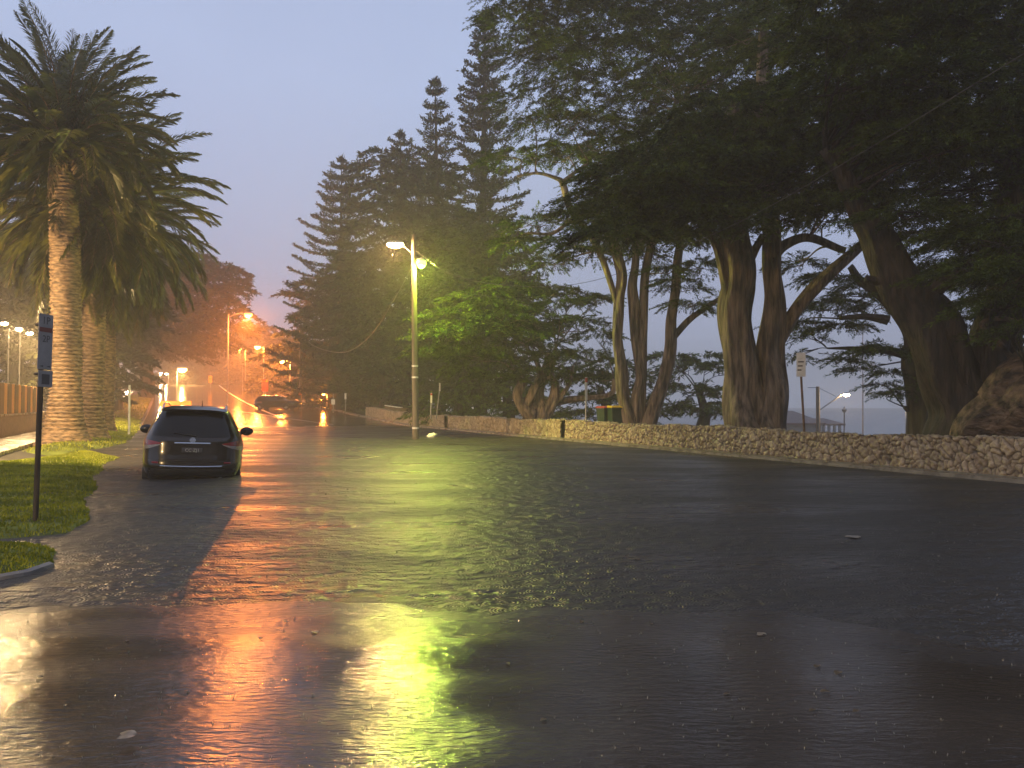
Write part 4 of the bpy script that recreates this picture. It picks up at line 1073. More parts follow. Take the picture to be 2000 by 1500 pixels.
# row of floodlights behind the left fence
fg = 'floodlights on posts behind the timber fence'
def flood(label, loc, power, aim=None, cone=None, down=0):
    loc = np.asarray(loc, float); b = np.array([loc[0] - .7, loc[1] + .3, 0.1])
    root = empty('floodlight', b, label=label, cat='floodlight', group=fg)
    MB().tube(np.array([b, [b[0], b[1], loc[2] + .1]]), [.04, .03], 8).build('post', M['black_plastic'], root, off=b)
    MB().tube(np.array([[b[0], b[1], loc[2] - .1], loc + np.array([-.05, .05, .03])]), .022, 6).build('bracket', M['galv'], root, off=b)
    hd = MB().box(loc + np.array([0, 0, .08]), (.34, .22, .10), rz=R(-20), bev=.03).build('lamp_head', M['black_plastic'], root, off=b)
    MB().ball(loc, (.17, .11, .09), 12, 8).build('lens', M['lens_white'], hd, off=b)
    x, y = UV(*[toUV(loc[0], loc[1])[0] - 1, -1.0])
    light('bulb', loc + np.array([.12, -.05, -.16]), WARM, power, root, b, .10, R(cone) if cone else None, aim)
    if down:
        x, y = UV(toUV(loc[0], loc[1])[0] + 3, -4.0)
        light('reflector_bulb', loc + np.array([.12, -.02, -.16]), WARM, down, root, b, .10, R(115), (x, y, 1.0))
flood('leftmost of the three white floodlights over the timber fence', P(8, 632, 35.1), 800, None, None, 4500)
flood('middle and brightest of the three white floodlights over the timber fence', P(37, 643, 37.8), 1000, None, None, 5000)
flood('rightmost of the three white floodlights over the timber fence', P(58, 651, 40.2), 800, None, None, 4500)
for i, (u, au, az, pw, sp_) in enumerate(((28.0, 31.5, 6.0, 3200, 140), (22.0, 25.0, 0.5, 14000, 88))):
    x, y = UV(u, -6.9); ax, ay = UV(au, -2.3)
    flood('nearer floodlight of the fence row, beside the nearest palm' if i else 'floodlight of the fence row, beside the second palm', (x, y, 5.1), pw, (ax, ay, az), sp_)

# ------------------------------------------------------------------ fence and garden wall
b = np.array([*UV(40, -6.1), .1]); fw = empty('garden_wall', b, label='low wet brick wall under the timber fence', cat='wall')
mb = MB(); x, y = UV(36, -6.15)
ang = math.atan2(RD[1], RD[0])
mb.box((x, y, .48), (32, .24, 1.0), rz=ang, bev=.015); mb.build('wall', M['brick'], fw, off=b)
mb = MB(); mb.box((x, y, 1.02), (32, .32, .08), rz=ang, bev=.015); mb.build('coping', M['concrete'], fw, off=b)
fb = np.array([*UV(40, -6.15), 1.06]); fe = empty('timber_fence', fb, label='timber fence of light and dark upright boards on the brick wall', cat='fence')
r = np.random.default_rng(5); u = 34.2; k_ = 0
while u < 46.5:
    light_b = (k_ // 6) % 2 == 0
    xx, yy = UV(u, -6.15 + (0 if light_b else .03)); h = 1.28 + r.normal(0, .015)
    MB().box((xx, yy, 1.06 + h / 2), (.128, .022, h), rz=ang, bev=.004).build('board', M['fence_light' if light_b else 'fence_dark'], fe, off=fb)
    u += .14; k_ += 1
mb = MB()
for zr in (1.3, 2.1):
    xx, yy = UV(40.4, -6.20); mb.box((xx, yy, zr), (12.4, .04, .09), rz=ang)
mb.build('rail', M['fence_dark'], fe, off=fb)

# ------------------------------------------------------------------ signs and posts
def post_sign(name, label, base, top, Z, rpost, pmat, plates, cat='sign', group=None, yaw=0.0, ztop_extra=0.0):
    """plates: (px,py0,py1,width m,material,parts) along the post"""
    b = P(*base, Z); t = P(*top, Z)
    root = empty(name, b, label=label, cat=cat, group=group)
    MB().tube(np.array([b, (b + t) / 2, t]), rpost, 9).build('post', M[pmat], root, off=b)
    for (px, y0, y1, w, mt) in plates:
        a = P(px, y0, Z); c_ = P(px, y1, Z); h = a[2] - c_[2]
        mb = MB(); mb.box((0, 0, 0), (w, .008, h), bev=.003)
        o = mb.build('sign_plate', M[mt], root)
        o.location = [float(q) for q in ((a + c_) / 2 - b + np.array([0, -rpost - .012, 0]))]; o.rotation_euler = (0, 0, yaw)
        yield_root.append((o, w, h))
    return root
yield_root = []
# near parking sign
b = P(69, 1018, 9.35); t = P(84, 622, 9.35)
ps = empty('parking_sign', b, label='near grey parking sign on a dark leaning pole in the grass', cat='sign')
MB().tube(np.array([b - np.array([0, 0, .1]), (b + t) / 2, t]), .031, 12).build('pole', M['dark_bark'], ps, off=b)
yaw = R(80); cy, sy_ = math.cos(yaw), math.sin(yaw)
for i, (y0, y1, mt) in enumerate(((614, 722, 'sign_grey'), (724, 756, 'sign_grey'))):
    a = P(89, y0, 9.3); c_ = P(88, y1, 9.3); h = a[2] - c_[2]
    mb = MB(); mb.box((0, 0, 0), (.225, .006, h), bev=.0025)
    o = mb.build('sign_plate', M[mt], ps); o.location = [float(q) for q in ((a + c_) / 2 - b)]; o.rotation_euler = (0, R(1.6), yaw)
    if i == 0:
        MB().box((0, -.0045, h * .22), (.2, .003, .055)).build('red_band', M['dull_red'], o)
        text_mesh('lettering', '1P', .13, M['grey_ink'], o, (0, -.0045, h * .38), (R(90), 0, 0))
        text_mesh('lettering', '2P', .12, M['grey_ink'], o, (.01, -.0045, h * .05), (R(90), 0, 0))
        for sx_ in (-.055, .055):
            MB().add([(sx_ - .03, -.0045, -h * .44), (sx_ + .03, -.0045, -h * .44 - .012), (sx_ + .03, -.0045, -h * .44 + .012)], [(0, 1, 2)]).build('arrow', M['grey_ink'], o, smooth=False)
    else:
        MB().box((0, -.0045, -.005), (.12, .003, h * .62)).build('pictogram', M['grey_ink'], o)
for py in (634, 730):
    q = P(77 if py < 700 else 74, py, 9.35)
    MB().box(q - b + np.array([-.01, .02, 0]), (.09, .05, .035), bev=.01).build('clamp', M['black_plastic'], ps)

# white marker post on the far verge
b = P(252, 848, 33.5); t = P(253, 752, 33.5)
tag(MB().tube(np.array([b, (b + t) / 2, t]), .045, 9).build('marker_post', M['white_paint'], off=b), 'slim white marker post on the grass left of the parked car', 'post').location = [float(q) for q in b]

def small_sign(label, base, top, Z, rp, pm, plate, pw, pmt, yaw=0., name='street_sign', cat='sign', group=None, cap=None, marks=True):
    b = P(*base, Z); t = P(*top, Z)
    root = empty(name, b, label=label, cat=cat, group=group)
    MB().tube(np.array([b, (b + t) / 2, t]), rp, 8).build('post', M[pm], root, off=b)
    y0, y1 = plate; fx = lambda y: np.interp(y, [top[1], base[1]], [top[0], base[0]])
    a = P(fx(y0), y0, Z); c_ = P(fx(y1), y1, Z); h = a[2] - c_[2]
    o = MB().box((0, 0, 0), (pw, .008, h), bev=.003).build('sign_plate', M[pmt], root)
    o.location = [float(q) for q in ((a + c_) / 2 - b + np.array([0, -rp - .012, 0]))]; o.rotation_euler = (0, 0, yaw)
    if cap:
        MB().box((0, -.006, h * .38), (pw * .96, .004, h * .2)).build('colour_band', M[cap], o)
    if marks:
        for k_ in range(3):
            MB().box((-.02 * k_, -.006, h * (.12 - .17 * k_)), (pw * (.62 - .1 * k_), .003, h * .055)).build('lettering', M['sign_ink'], o)
    return root
small_sign('white parking sign on a brown pole behind the wall near the sea', (1571, 845), (1562, 690), 20.6, .032, 'rust_post', (689, 736), .235, 'sign_white', R(-24))
small_sign('narrow white sign with a red top on a pole left of the bins', (1144, 832), (1145, 738), 30.5, .028, 'galv', (737, 782), .12, 'sign_white', R(30), cap='sign_red', marks=False)
small_sign('short post with a narrow pale plate right of the lamp pole', (841, 818), (843, 767), 40, .04, 'galv', (768, 787), .10, 'sign_white', R(20), cap='sign_red', marks=False)
small_sign('tilted thin post with a narrow plate right of the lamp pole', (852, 818), (860, 748), 40.5, .03, 'galv', (748, 764), .09, 'sign_white', R(40), marks=False)
small_sign('thin pale post with a small round plate beside the low amber lamp', (651, 806), (651, 769), 66, .05, 'galv', (780, 790), .32, 'sign_white', 0, marks=False)
small_sign('thin pale post with a narrow plate left of the far stone wall', (675, 806), (675, 768), 66, .05, 'galv', (768, 780), .16, 'sign_white', 0, marks=False)
small_sign('yellow sign on a post at the crest of the road', (411, 757), (411, 727), 120, .06, 'galv', (734, 748), .55, 'sign_yellow', 0)
small_sign('red traffic sign and orange board left of the side-on car', (518, 790), (518, 735), 84, .06, 'galv', (741, 764), .62, 'sign_red', 0, cap='orange_board', marks=False)
small_sign('thin far timber pole with a small orange plate beside the side-on car', (587, 806), (587, 645), 76, .13, 'timber_pole', (758, 772), .28, 'orange_board', R(20), name='utility_pole', cat='pole', marks=False)
small_sign('thin grey pole rising among the amber street lamps', (474, 770), (473, 650), 100, .07, 'galv', (700, 706), .2, 'sign_back', 0, name='utility_pole', cat='pole', marks=False)
b = P(1685, 850, 70); b[2] = -3.2; t = P(1685, 642, 70)
tag(MB().tube(np.array([b, (b + t) / 2, t]), [.07, .06, .035], 8).build('mast', M['galv'], off=b), 'tall thin flagpole mast by the sea', 'mast').location = [float(q) for q in b]
b = P(1648, 850, 74); b[2] = -3.2; rt = empty('lantern_post', b, label='unlit lantern post beside the pavilion roof', cat='lamp post', group='lamps near the sea'); t = P(1649, 806, 74)
MB().tube(np.array([b, t]), .06, 8).build('pole', M['sign_ink'], rt, off=b)
MB().lathe([(.08, 0), (.2, .15), (.24, .3), (.1, .42), (.03, .6)], c=t, seg=10).build('lantern', M['sign_back'], rt, off=b)

# orange roadwork board beyond the parked car
b = P(343, 830, 24.5); b[2] = -.25; rt = empty('road_barrier', b, label='orange barrier board showing over the roof of the parked car', cat='barrier')
a = P(343, 789, 24.5)
MB().box(a, (1.02, .03, .19), bev=.008).build('board', M['orange_board'], rt, off=b)
for sx_ in (-.38, .38):
    MB().tube(np.array([[a[0] + sx_, a[1] + .04, -.25], [a[0] + sx_, a[1] + .04, a[2] + .08]]), .022, 7).build('leg', M['galv'], rt, off=b)

# ------------------------------------------------------------------ vehicles
def car(name, label, loc, rot, rows, n_exp=5.0, paint='paint_dark', plate=None, Wh=.37, axles=(.95, 3.75), glass=(1.15, 1.60), lampz=(.86, 1.07), suv=True, cat='car'):
    root = empty(name, loc, rot, label=label, cat=cat)
    rows = np.array(rows, float)
    rows = smooth_path(rows, 3)
    N = 88
    th = np.arange(N) * 2 * math.pi / N
    def loop(z, th, off=0.0):
        W_ = np.interp(z, rows[:, 0], rows[:, 1]) + off; y0 = np.interp(z, rows[:, 0], rows[:, 2]) - off; y1 = np.interp(z, rows[:, 0], rows[:, 3]) + off
        cx, sx__ = np.cos(th), np.sin(th)
        x = W_ * np.sign(cx) * np.abs(cx) ** (2 / n_exp)
        y = (y0 + y1) / 2 + (y1 - y0) / 2 * np.sign(sx__) * np.abs(sx__) ** (2 / n_exp)
        return np.stack([x, y, z + 0 * x], 1)
    mb = MB(); V = [loop(z, th) for z in rows[:, 0]]
    F = []
    for i in range(len(V) - 1):
        for j in range(N):
            k_ = (j + 1) % N
            F.append((i * N + j, i * N + k_, i * N + N + k_, i * N + N + j))
    F.append(tuple(range(N - 1, -1, -1))); F.append(tuple((len(V) - 1) * N + j for j in range(N)))
    mb.add(np.concatenate(V), F)
    mb.build('body', M[paint], root)
    def rear(x, z, off):
        W_ = np.interp(z, rows[:, 0], rows[:, 1]); y0 = np.interp(z, rows[:, 0], rows[:, 2]); y1 = np.interp(z, rows[:, 0], rows[:, 3])
        q = np.clip(1 - np.abs(x / W_) ** n_exp, 1e-4, 1) ** (1 / n_exp)
        return np.array([x, (y0 + y1) / 2 - (y1 - y0) / 2 * q - off, z])
    def patch(fn, nu, nv, thick=True):
        V = [fn(i / nu, j / nv) for i in range(nu + 1) for j in range(nv + 1)]
        F = [(i * (nv + 1) + j, (i + 1) * (nv + 1) + j, (i + 1) * (nv + 1) + j + 1, i * (nv + 1) + j + 1) for i in range(nu) for j in range(nv)]
        return MB().add(V, F)
    zg0, zg1 = glass
    Wf = lambda z: float(np.interp(z, rows[:, 0], rows[:, 1]))
    def rw(a, c_):
        z = zg0 + (zg1 - zg0) * c_ - .03 * (1 - c_) * (1 - (2 * a - 1) ** 2)
        k_ = .90 - .02 * c_
        return rear((2 * a - 1) * Wf(z) * k_, z, .006)
    patch(rw, 24, 8).build('rear_window', M['glass_dark'], root)
    # side windows
    def loop1(z, t, off): return loop(z, np.array([t]), off)[0]
    def side_y(z, y, sgn, off):
        W_ = np.interp(z, rows[:, 0], rows[:, 1]); y0 = np.interp(z, rows[:, 0], rows[:, 2]); y1 = np.interp(z, rows[:, 0], rows[:, 3])
        q = abs((y - (y0 + y1) / 2) / ((y1 - y0) / 2)); q = min(q, .999)
        return np.array([sgn * (W_ * (1 - q ** n_exp) ** (1 / n_exp) + off), y, z])
    for sgn in (-1, 1):
        for (ya, yb) in ((.62, 1.45), (1.52, 2.4), (2.47, 3.25)):
            def sw(a, c_, ya=ya, yb=yb, sgn=sgn):
                z = zg0 + .02 + (zg1 - zg0 - .03) * c_
                y0 = np.interp(z, rows[:, 0], rows[:, 2]); y1 = np.interp(z, rows[:, 0], rows[:, 3])
                y = np.clip(ya + (yb - ya) * a, y0 + .2, y1 - .12)
                return side_y(z, y, sgn, .005)
            patch(sw, 6, 5).build('side_window', M['glass_dark'], root)
    def ws(a, c_):
        z = zg0 + (zg1 - zg0) * c_; q = rear((2 * a - 1) * Wf(z) * .88, z, 0)
        y0 = np.interp(z, rows[:, 0], rows[:, 2]); y1 = np.interp(z, rows[:, 0], rows[:, 3])
        return np.array([q[0], y0 + y1 - q[1] + .006, z])
    patch(ws, 16, 6).build('windscreen', M['glass_dark'], root)
    # tail lamps: a swept wedge round the corner; red over clear
    zl0, zl1 = lampz
    for sgn in (-1, 1):
        def lampfn(lo, hi):
            def fn(a, c_):
                # a: 0 inner tip .. 1 round the side
                s_ = a ** .8
                zb = .985 - (.985 - zl0) * min(1, s_ * 1.5) if suv else zl0
                zt = .995 + (zl1 - .995) * min(1, s_ * 1.15) if suv else zl1
                z = zb + (zt - zb) * (lo + (hi - lo) * c_)
                if a < .72:
                    x = (.56 + .40 * (a / .72)) * Wf(z) * sgn if suv else (.70 + .26 * (a / .72)) * Wf(z) * sgn
                    return rear(x, z, .010)
                y0 = rear(.96 * Wf(z), z, 0)[1]
                return side_y(z, y0 + .30 * ((a - .72) / .28) + .01, sgn, .009)
            return fn
        lm = patch(lampfn(.42, 1), 22, 4).build('tail_lamp', M['tail_red'], root)
        patch(lampfn(0, .41), 22, 3).build('clear_strip', M['tail_clear'], lm)
    # bumper lower, chrome strips, number plate
    def strip_(x0, x1, z0, z1, m, nm, off=.012, bow=0.):
        return patch(lambda a, c_: rear(x0 + (x1 - x0) * a, z0 + (z1 - z0) * c_ + bow * (1 - (2 * a - 1) ** 2), off + .01 * math.sin(math.pi * c_)), 16, 3).build(nm, M[m], root)
    if suv:
        strip_(-.33, .33, .985, 1.02, 'chrome', 'chrome_garnish', .016)
        strip_(-.57, .57, .535, .570, 'chrome', 'bumper_trim', .02, -.012)
        strip_(-.82, .82, .36, .50, 'black_plastic', 'bumper_skirt', .006)
        strip_(-.80, .80, .652, .662, 'black_plastic', 'tailgate_gap', .004)
        pl_ = strip_(-.19, .19, .815, .915, 'plate', 'number_plate', .014)
        q = rear(0, .865, .030)
        text_mesh('lettering', 'CC·ZJ1', .088, M['plate_ink'], pl_, (0, float(q[1]), .865), (R(84), 0, 0))
        q = rear(0, 1.065, .02)
        bd = MB().lathe([(.055, -.006), (.055, .006), (.040, .007)], c=(0, 0, 0), seg=18, axis='y').build('badge', M['chrome'], root); bd.location = q.tolist()
        MB().box((0, -.011, 0), (.12, .006, .018)).build('badge_bar', M['chrome'], bd)
        # wiper, spoiler, antenna, rails
        w0 = rear(.05, 1.15, .02); w1 = rear(-.36, 1.20, .02)
        MB().tube(np.array([w0, (w0 + w1) / 2 + np.array([0, -.01, 0]), w1]), .008, 6).build('rear_wiper', M['black_plastic'], root)
        sp = MB(); nS = 14
        V = []
        for i in range(nS + 1):
            x = -.60 + 1.2 * i / nS; k_ = 1 - (2 * i / nS - 1) ** 4 * .6
            V += [(x, .62, 1.725 * 1.0 - .05 * (1 - k_)), (x, .40 + .07 * (1 - k_), 1.672 - .06 * (1 - k_)), (x, .41 + .07 * (1 - k_), 1.645 - .06 * (1 - k_)), (x, .56, 1.655 - .06 * (1 - k_))]
        sp.add(V, [(i * 4 + j, i * 4 + (j + 1) % 4, i * 4 + 4 + (j + 1) % 4, i * 4 + 4 + j) for i in range(nS) for j in range(4)])
        sp.build('spoiler', M[paint], root)
        MB().tube(np.array([[.12, .95, 1.745], [.12, .93, 1.80], [.12, .90, 1.86]]), [.012, .009, .005], 6).build('antenna', M['black_plastic'], root)
        for sgn in (-1, 1):
            MB().tube(smooth_path(np.array([[sgn * .60, .68, 1.66], [sgn * .60, .74, 1.745], [sgn * .60, .95, 1.775], [sgn * .60, 1.9, 1.785], [sgn * .58, 2.45, 1.74]]), 5), .02, 8).build('roof_rail', M['chrome'], root)
            MB().tube(smooth_path(np.array([rear(sgn * .60, .62, .002), rear(sgn * .72, .62, .002)]), 3), .02, 6).build('reflector', M['tail_red'], root)
        mbx = MB().tube(np.array([[.55, .25, .33], [.55, .02, .32]]), .035, 10); mbx.build('exhaust_pipe', M['chrome'], root)
    for sgn in (-1, 1):
        mr = MB(); mr.ball((sgn * 1.09, 3.12, 1.17), (.15, .075, .105), 14, 8)
        mo = mr.build('door_mirror', M[paint], root)
        MB().tube(np.array([[sgn * .88, 3.15, 1.10], [sgn * 1.0, 3.13, 1.12]]), .035, 7).build('mirror_arm', M['black_plastic'], mo)
        for ya in axles:
            Wx = Wf(.55)
            wh = MB().lathe([(.02, -.12), (Wh * .97, -.12), (Wh, -.08), (Wh, .08), (Wh * .97, .12), (Wh * .70, .125), (Wh * .66, .10), (.02, .10)], c=(0, 0, 0), seg=28, axis='x').build('wheel', M['rubber'], root)
            wh.location = (sgn * (Wx - .17), ya, Wh)
            if sgn < 0: wh.rotation_euler = (0, 0, math.pi)
            rim = MB().lathe([(.03, .13), (.06, .135), (Wh * .62, .108), (Wh * .66, .122)], seg=20, axis='x').build('rim', M['galv'], wh)
            if suv: continue
            ar = MB(); t_ = np.linspace(-.15, math.pi + .15, 20)
            ar.tube(np.stack([0 * t_ + sgn * (Wx + .002), ya + np.cos(t_) * (Wh + .06), Wh + np.sin(t_) * (Wh + .06)], 1), .012, 6)
            ar.build('wheel_arch', M['black_plastic'], root)
    return root
SUV = [(.28, .90, .12, 4.85), (.40, .955, .04, 4.93), (.55, .975, .0, 4.97), (.68, .975, .03, 4.97), (.80, .98, .07, 4.93), (.95, .98, .10, 4.85), (1.04, .965, .12, 4.70), (1.10, .945, .15, 4.25), (1.16, .915, .19, 3.75),
       (1.30, .855, .29, 3.45), (1.45, .775, .40, 3.15), (1.58, .705, .49, 2.9), (1.66, .655, .54, 2.72), (1.71, .57, .62, 2.5), (1.74, .42, .80, 2.2), (1.75, .2, 1.1, 1.9)]
cz = -0.295
cx, cyy = P(376, 850, 15.3)[0], 15.2
car('parked_car', 'dark four-wheel-drive wagon standing in the flood, seen from behind', (cx, cyy, cz), (0, R(2.2), R(20.5)), SUV)
HATCH = [(.22, .78, .10, 4.25), (.32, .82, .03, 4.34), (.48, .84, .0, 4.38), (.60, .845, .03, 4.36), (.74, .84, .06, 4.25), (.84, .825, .08, 4.05), (.90, .80, .10, 3.7), (.96, .77, .14, 3.05), (1.10, .71, .26, 2.8), (1.24, .64, .40, 2.55), (1.33, .57, .55, 2.3), (1.38, .46, .75, 2.1), (1.40, .25, 1.0, 1.9)]
q = P(500, 800, 74)
car('side_on_car', 'dark older hatchback standing side-on across the far road', (q[0], 74, float(road_h(q[0] + 2, 74)) - .02), (0, 0, R(-97)), HATCH, 5.0, Wh=.30, axles=(.75, 3.35), glass=(.95, 1.31), lampz=(.62, .78), suv=False)

# ------------------------------------------------------------------ bins
def wheelie(label, loc, rz, lid, sticker=False):
    root = empty('wheelie_bin', loc, (0, 0, rz), label=label, cat='bin', group='two wheelie bins behind the wall')
    V = []
    for z, wx, wy in ((.10, .22, .22), (.14, .235, .24), (.90, .285, .32), (.94, .30, .34), (.985, .30, .34)):
        V += [(-wx, -wy, z), (wx, -wy, z), (wx, wy, z), (-wx, wy, z)]
    F = [(3, 2, 1, 0), (16, 17, 18, 19)] + [(i * 4 + j, i * 4 + (j + 1) % 4, i * 4 + 4 + (j + 1) % 4, i * 4 + 4 + j) for i in range(4) for j in range(4)]
    MB().add(V, F).build('body', M['bin_green'], root, smooth=False)
    V = []
    for z, wx, y0, y1 in ((.99, .31, -.37, .35), (1.02, .31, -.37, .35), (1.065, .27, -.30, .31), (1.075, .22, -.22, .26)):
        V += [(-wx, y0, z), (wx, y0, z), (wx, y1, z), (-wx, y1, z)]
    F = [(3, 2, 1, 0), (12, 13, 14, 15)] + [(i * 4 + j, i * 4 + (j + 1) % 4, i * 4 + 4 + (j + 1) % 4, i * 4 + 4 + j) for i in range(3) for j in range(4)]
    MB().add(V, F).build('lid', M[lid], root, smooth=False)
    MB().tube(np.array([[-.24, .40, .95], [.24, .40, .95]]), .018, 8).build('handle', M['black_plastic'], root)
    for sgn in (-1, 1):
        wq = MB().lathe([(.02, -.03), (.1, -.03), (.1, .03), (.02, .03)], seg=16, axis='x').build('wheel', M['rubber'], root); wq.location = (sgn * .25, .28, .10)
    if sticker:
        st = MB().box((.03, -.27, .50), (.30, .006, .26)).build('sticker', M['bin_yellow'], root); st.rotation_euler = (R(-6), 0, 0); st.location = (0, .035, .0)
        MB().lathe([(.06, -.002), (.06, .002), (.03, .002)], c=(.03, -.276, .50), seg=14, axis='y').build('sticker_print', M['bin_green'], st)
        MB().box((-.20, -.275, .76), (.05, .006, .05)).build('label', M['white_paint'], root)
wb = P(1203, 840, 31.2); wheelie('wheelie bin with a bright yellow lid beside the slender trunks', (wb[0], wb[1], .34), R(14), 'bin_yellow', True)
wb = P(1184, 840, 31.7); wheelie('wheelie bin with a dull red lid, left of the yellow-lidded one', (wb[0], wb[1], .32), R(24), 'bin_red')

# ------------------------------------------------------------------ pavilion by the sea
b = np.array([P(1560, 850, 78)[0], 78, -3.0]); pv = empty('beach_pavilion', b, label='low hip-roofed pavilion by the sea behind the slanted lamp post', cat='pavilion')
def roofm(x0, x1, y0, y1, ze, zr, inx, ov=.5):
    V = [(x0 - ov, y0 - ov, ze), (x1 + ov, y0 - ov, ze), (x1 + ov, y1 + ov, ze), (x0 - ov, y1 + ov, ze), (x0 + inx, (y0 + y1) / 2, zr), (x1 - inx, (y0 + y1) / 2, zr)]
    V += [(q[0], q[1], q[2] - .18) for q in V[:4]]
    return MB().add(V, [(0, 1, 5, 4), (1, 2, 5), (2, 3, 4, 5), (3, 0, 4), (6, 7, 1, 0), (7, 8, 2, 1), (8, 9, 3, 2), (9, 6, 0, 3), (9, 8, 7, 6)])
xa, xb = P(1500, 820, 78)[0], P(1600, 820, 78)[0]; xc = P(1652, 830, 78)[0]
zt = P(1560, 803, 78)[2]; ze = P(1560, 826, 78)[2]; zt2 = P(1620, 818, 78)[2]; ze2 = P(1620, 828, 78)[2]
roofm(xa, xb, 78, 86, ze, zt, 1.2).build('roof', M['roof'], pv, smooth=False, off=b)
MB().box(((xa + xb) / 2, 82, (ze - 3.2) / 2 - .1), (xb - xa, 8, ze + 3.0)).build('wall', M['render_wall'], pv, smooth=False, off=b)
roofm(xb + .1, xc, 79, 84, ze2, zt2, .8, .3).build('verandah_roof', M['roof'], pv, smooth=False, off=b)
for i in range(5):
    xx = xb + .3 + (xc - xb - .5) * i / 4
    for yy in (79, 84):
        MB().box((xx, yy, (ze2 - .18 - 3.0) / 2), (.22, .22, ze2 - .18 + 3.0)).build('post', M['render_wall'], pv, smooth=False, off=b)
MB().box(((xb + xc) / 2, 84.2, -2.2), (xc - xb, .15, 1.6)).build('balustrade', M['render_wall'], pv, smooth=False, off=b)

# boat beyond the far wall
b = P(790, 815, 62); b[2] = .3; bt = empty('rowing_boat', b, label='small dark rowing boat with a pale bow behind the far wall', cat='boat')
nS = 14; V = []
for i in range(nS + 1):
    f = i / nS; w = .62 * math.sin(math.pi * min(1, f * .62 + .38)) ** .7 if f < 1 else .3
    w = .60 * (1 - (1 - f) ** 3) if f < .6 else .60 - .15 * (f - .6) / .4
    x = -1.6 + 3.2 * f; sh = .75 + .28 * (1 - f) ** 2 + .06 * f ** 2
    V += [(x, -w - .01, sh), (x + .1 * (1 - f), -w * .75, .3), (x + .2 * (1 - f), 0, .12), (x + .1 * (1 - f), w * .75, .3), (x, w + .01, sh)]
F = [(i * 5 + j, i * 5 + 5 + j, i * 5 + 6 + j, i * 5 + 1 + j) for i in range(nS) for j in range(4)] + [tuple(nS * 5 + j for j in range(5))]
MB().add(V, F).build('hull', M['fence_dark'], bt)
MB().tube(np.array(V[0::5][:7]) + np.array([0, -.01, .02]), .04, 6).build('bow_rail', M['white_paint'], bt)
MB().tube(np.array(V[4::5][:7]) + np.array([0, .01, .02]), .04, 6).build('bow_rail', M['white_paint'], bt)
MB().box((.2, 0, .6), (.25, 1.1, .04)).build('seat', M['fence_dark'], bt)
MB().box((0, 0, .06), (1.8, .12, .12)).build('keel_block', M['dark_bark'], bt)

# ------------------------------------------------------------------ floating rubbish and rain splashes
r = np.random.default_rng(77)
q = G(843, 854, .0)
mb = MB(); mb.ball((0, 0, .05), (.22, .15, .13), 14, 8)
V = mb.v[0]; V += r.normal(0, .018, V.shape); V[:, 0] += .08 * (V[:, 2] > .1)
o = tag(mb.build('plastic_bag', M['plastic_bag'], auto=False), 'white plastic bag floating beside the lamp pole', 'bag'); o.location = q.tolist()
def leaf_litter(label, px, py, s, z):
    q = G(px, py, z); mb = MB()
    for k_ in range(3):
        a = r.uniform(0, 6.28); n = 7; t = np.linspace(0, 1, n)
        w = .35 * np.sin(t * math.pi) ** .8 + .01; y = np.stack([t - .5, w, .06 * np.sin(t * 3) + .03], 1); y2 = np.stack([t - .5, -w, .06 * np.sin(t * 3) + .05], 1); c_ = np.stack([t - .5, 0 * t, .12 * np.sin(t * 3)], 1)
        V = np.concatenate([y, c_, y2]); ca, sa = math.cos(a), math.sin(a)
        V = np.stack([V[:, 0] * ca - V[:, 1] * sa, V[:, 0] * sa + V[:, 1] * ca, V[:, 2] + .02 * k_], 1) * s + np.array([r.normal(0, .25 * s), r.normal(0, .2 * s), .004])
        mb.add(V, [(i + k * n, i + 1 + k * n, i + 1 + (k + 1) * n, i + (k + 1) * n) for k in range(2) for i in range(n - 1)])
    o = tag(mb.build('leaf_litter', M['debris'], auto=False), label, 'leaves', 'wet leaves lying in the water'); o.location = q.tolist()
leaf_litter('wet leaves floating far out on the dark water at the right', 1665, 1051, .13, 0)
leaf_litter('wet leaves at the dark shoreline right of the middle', 1480, 1240, .055, .03)
leaf_litter('wet leaves on the near road at the bottom left', 255, 1440, .07, .17)
M['leaf'] = mat('fallen_leaf', (.10, .075, .04), .3, var=.4, vscale=40)
lf = None
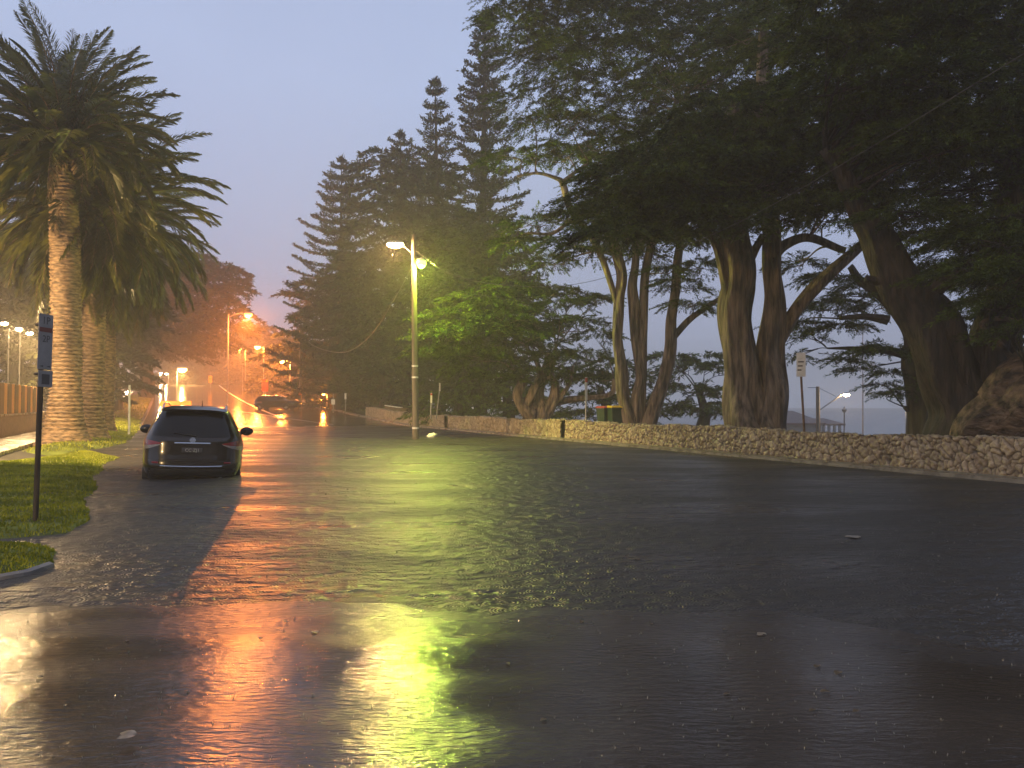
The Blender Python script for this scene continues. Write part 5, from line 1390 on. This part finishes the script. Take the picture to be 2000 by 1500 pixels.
for k_ in range(34):
    q = G(r.uniform(30, 1900), 1010 + 470 * r.random(), 0.0); h = max(0.0, float(road_h(q[0], q[1])))
    if lf is None:
        t_ = np.linspace(0, 1, 6); w = .30 * np.sin(t_ * math.pi) ** .8 + .02
        V = np.concatenate([np.stack([t_ - .5, w, .10 * np.sin(t_ * 3)], 1), np.stack([t_ - .5, 0 * w, .05 * np.sin(t_ * 3)], 1), np.stack([t_ - .5, -w, .12 * np.sin(t_ * 3)], 1)]) * .05
        lf = MB().add(V, [(i + c_ * 6, i + 1 + c_ * 6, i + 7 + c_ * 6, i + 6 + c_ * 6) for c_ in range(2) for i in range(5)]).build('fallen_leaf', M['leaf'], auto=False)
        o = lf
    else:
        o = lf.copy(); COL.objects.link(o)
    tag(o, 'small dark wet leaf lying loose on the flooded road', 'leaf', 'loose wet leaves on the flooded road')
    o.location = (float(q[0]), float(q[1]), h + .006); o.rotation_euler = (0, 0, r.uniform(0, 6.28)); sc = r.uniform(.6, 1.5); o.scale = (sc, sc, sc)
# splashes: tiny upright droplets with a little crown
n = 1500
px = r.uniform(-60, 2060, n); py = 860 + 640 * r.random(n) ** 1.5
k_ = 0; sp = []
for a, b_ in zip(px, py):
    q = G(a, b_, 0.0)
    if not (-2.0 < toUV(q[0], q[1])[1] < 14.5): continue
    if q[1] > 34: continue
    h = max(0.0, float(road_h(q[0], q[1])))
    if h > 0.001:
        q = G(a, b_, h)
        h = max(0.0, float(road_h(q[0], q[1])))
    cl = r.uniform(.4, 1.2) * (0.0055 + .0008 * q[1])
    for w_ in range(int(r.integers(2, 5))):
        an = r.uniform(0, 6.28); d = np.array([math.cos(an) * .5, math.sin(an) * .5, r.uniform(.7, 1.4)]) * cl
        bs = np.array([q[0], q[1], h]) + np.array([math.cos(an), math.sin(an), 0]) * cl * .5
        sd = np.array([-math.sin(an), math.cos(an), 0]) * cl * .22
        sp.append([bs - sd, bs + sd, bs + d + sd * .5, bs + d - sd * .5])
M['splash'] = mat('rain_splash', (.22, .22, .22), .15, spec=.6, var=.1, trans=.3)
tag(quads('rain_splash', np.array(sp), M['splash']), 'tiny rain splashes dotted over the wet road and water', 'rain splashes', kind='stuff')

# ------------------------------------------------------------------ rain haze
hz = MB().box((40, 285, 14), (1180, 760, 42)).build('haze', bpy.data.materials.new('rain_haze'), smooth=False)
hm = hz.data.materials[0]; hm.use_nodes = True; hn = hm.node_tree; hn.nodes.clear()
ho = hn.nodes.new('ShaderNodeOutputMaterial'); hv = hn.nodes.new('ShaderNodeVolumePrincipled')
hv.inputs['Color'].default_value = (.98, .90, .78, 1); hv.inputs['Density'].default_value = 0.0031; hv.inputs['Anisotropy'].default_value = .2
hn.links.new(hv.outputs[0], ho.inputs['Volume'])
tag(hz, 'rain haze filling the air', 'haze', kind='stuff')
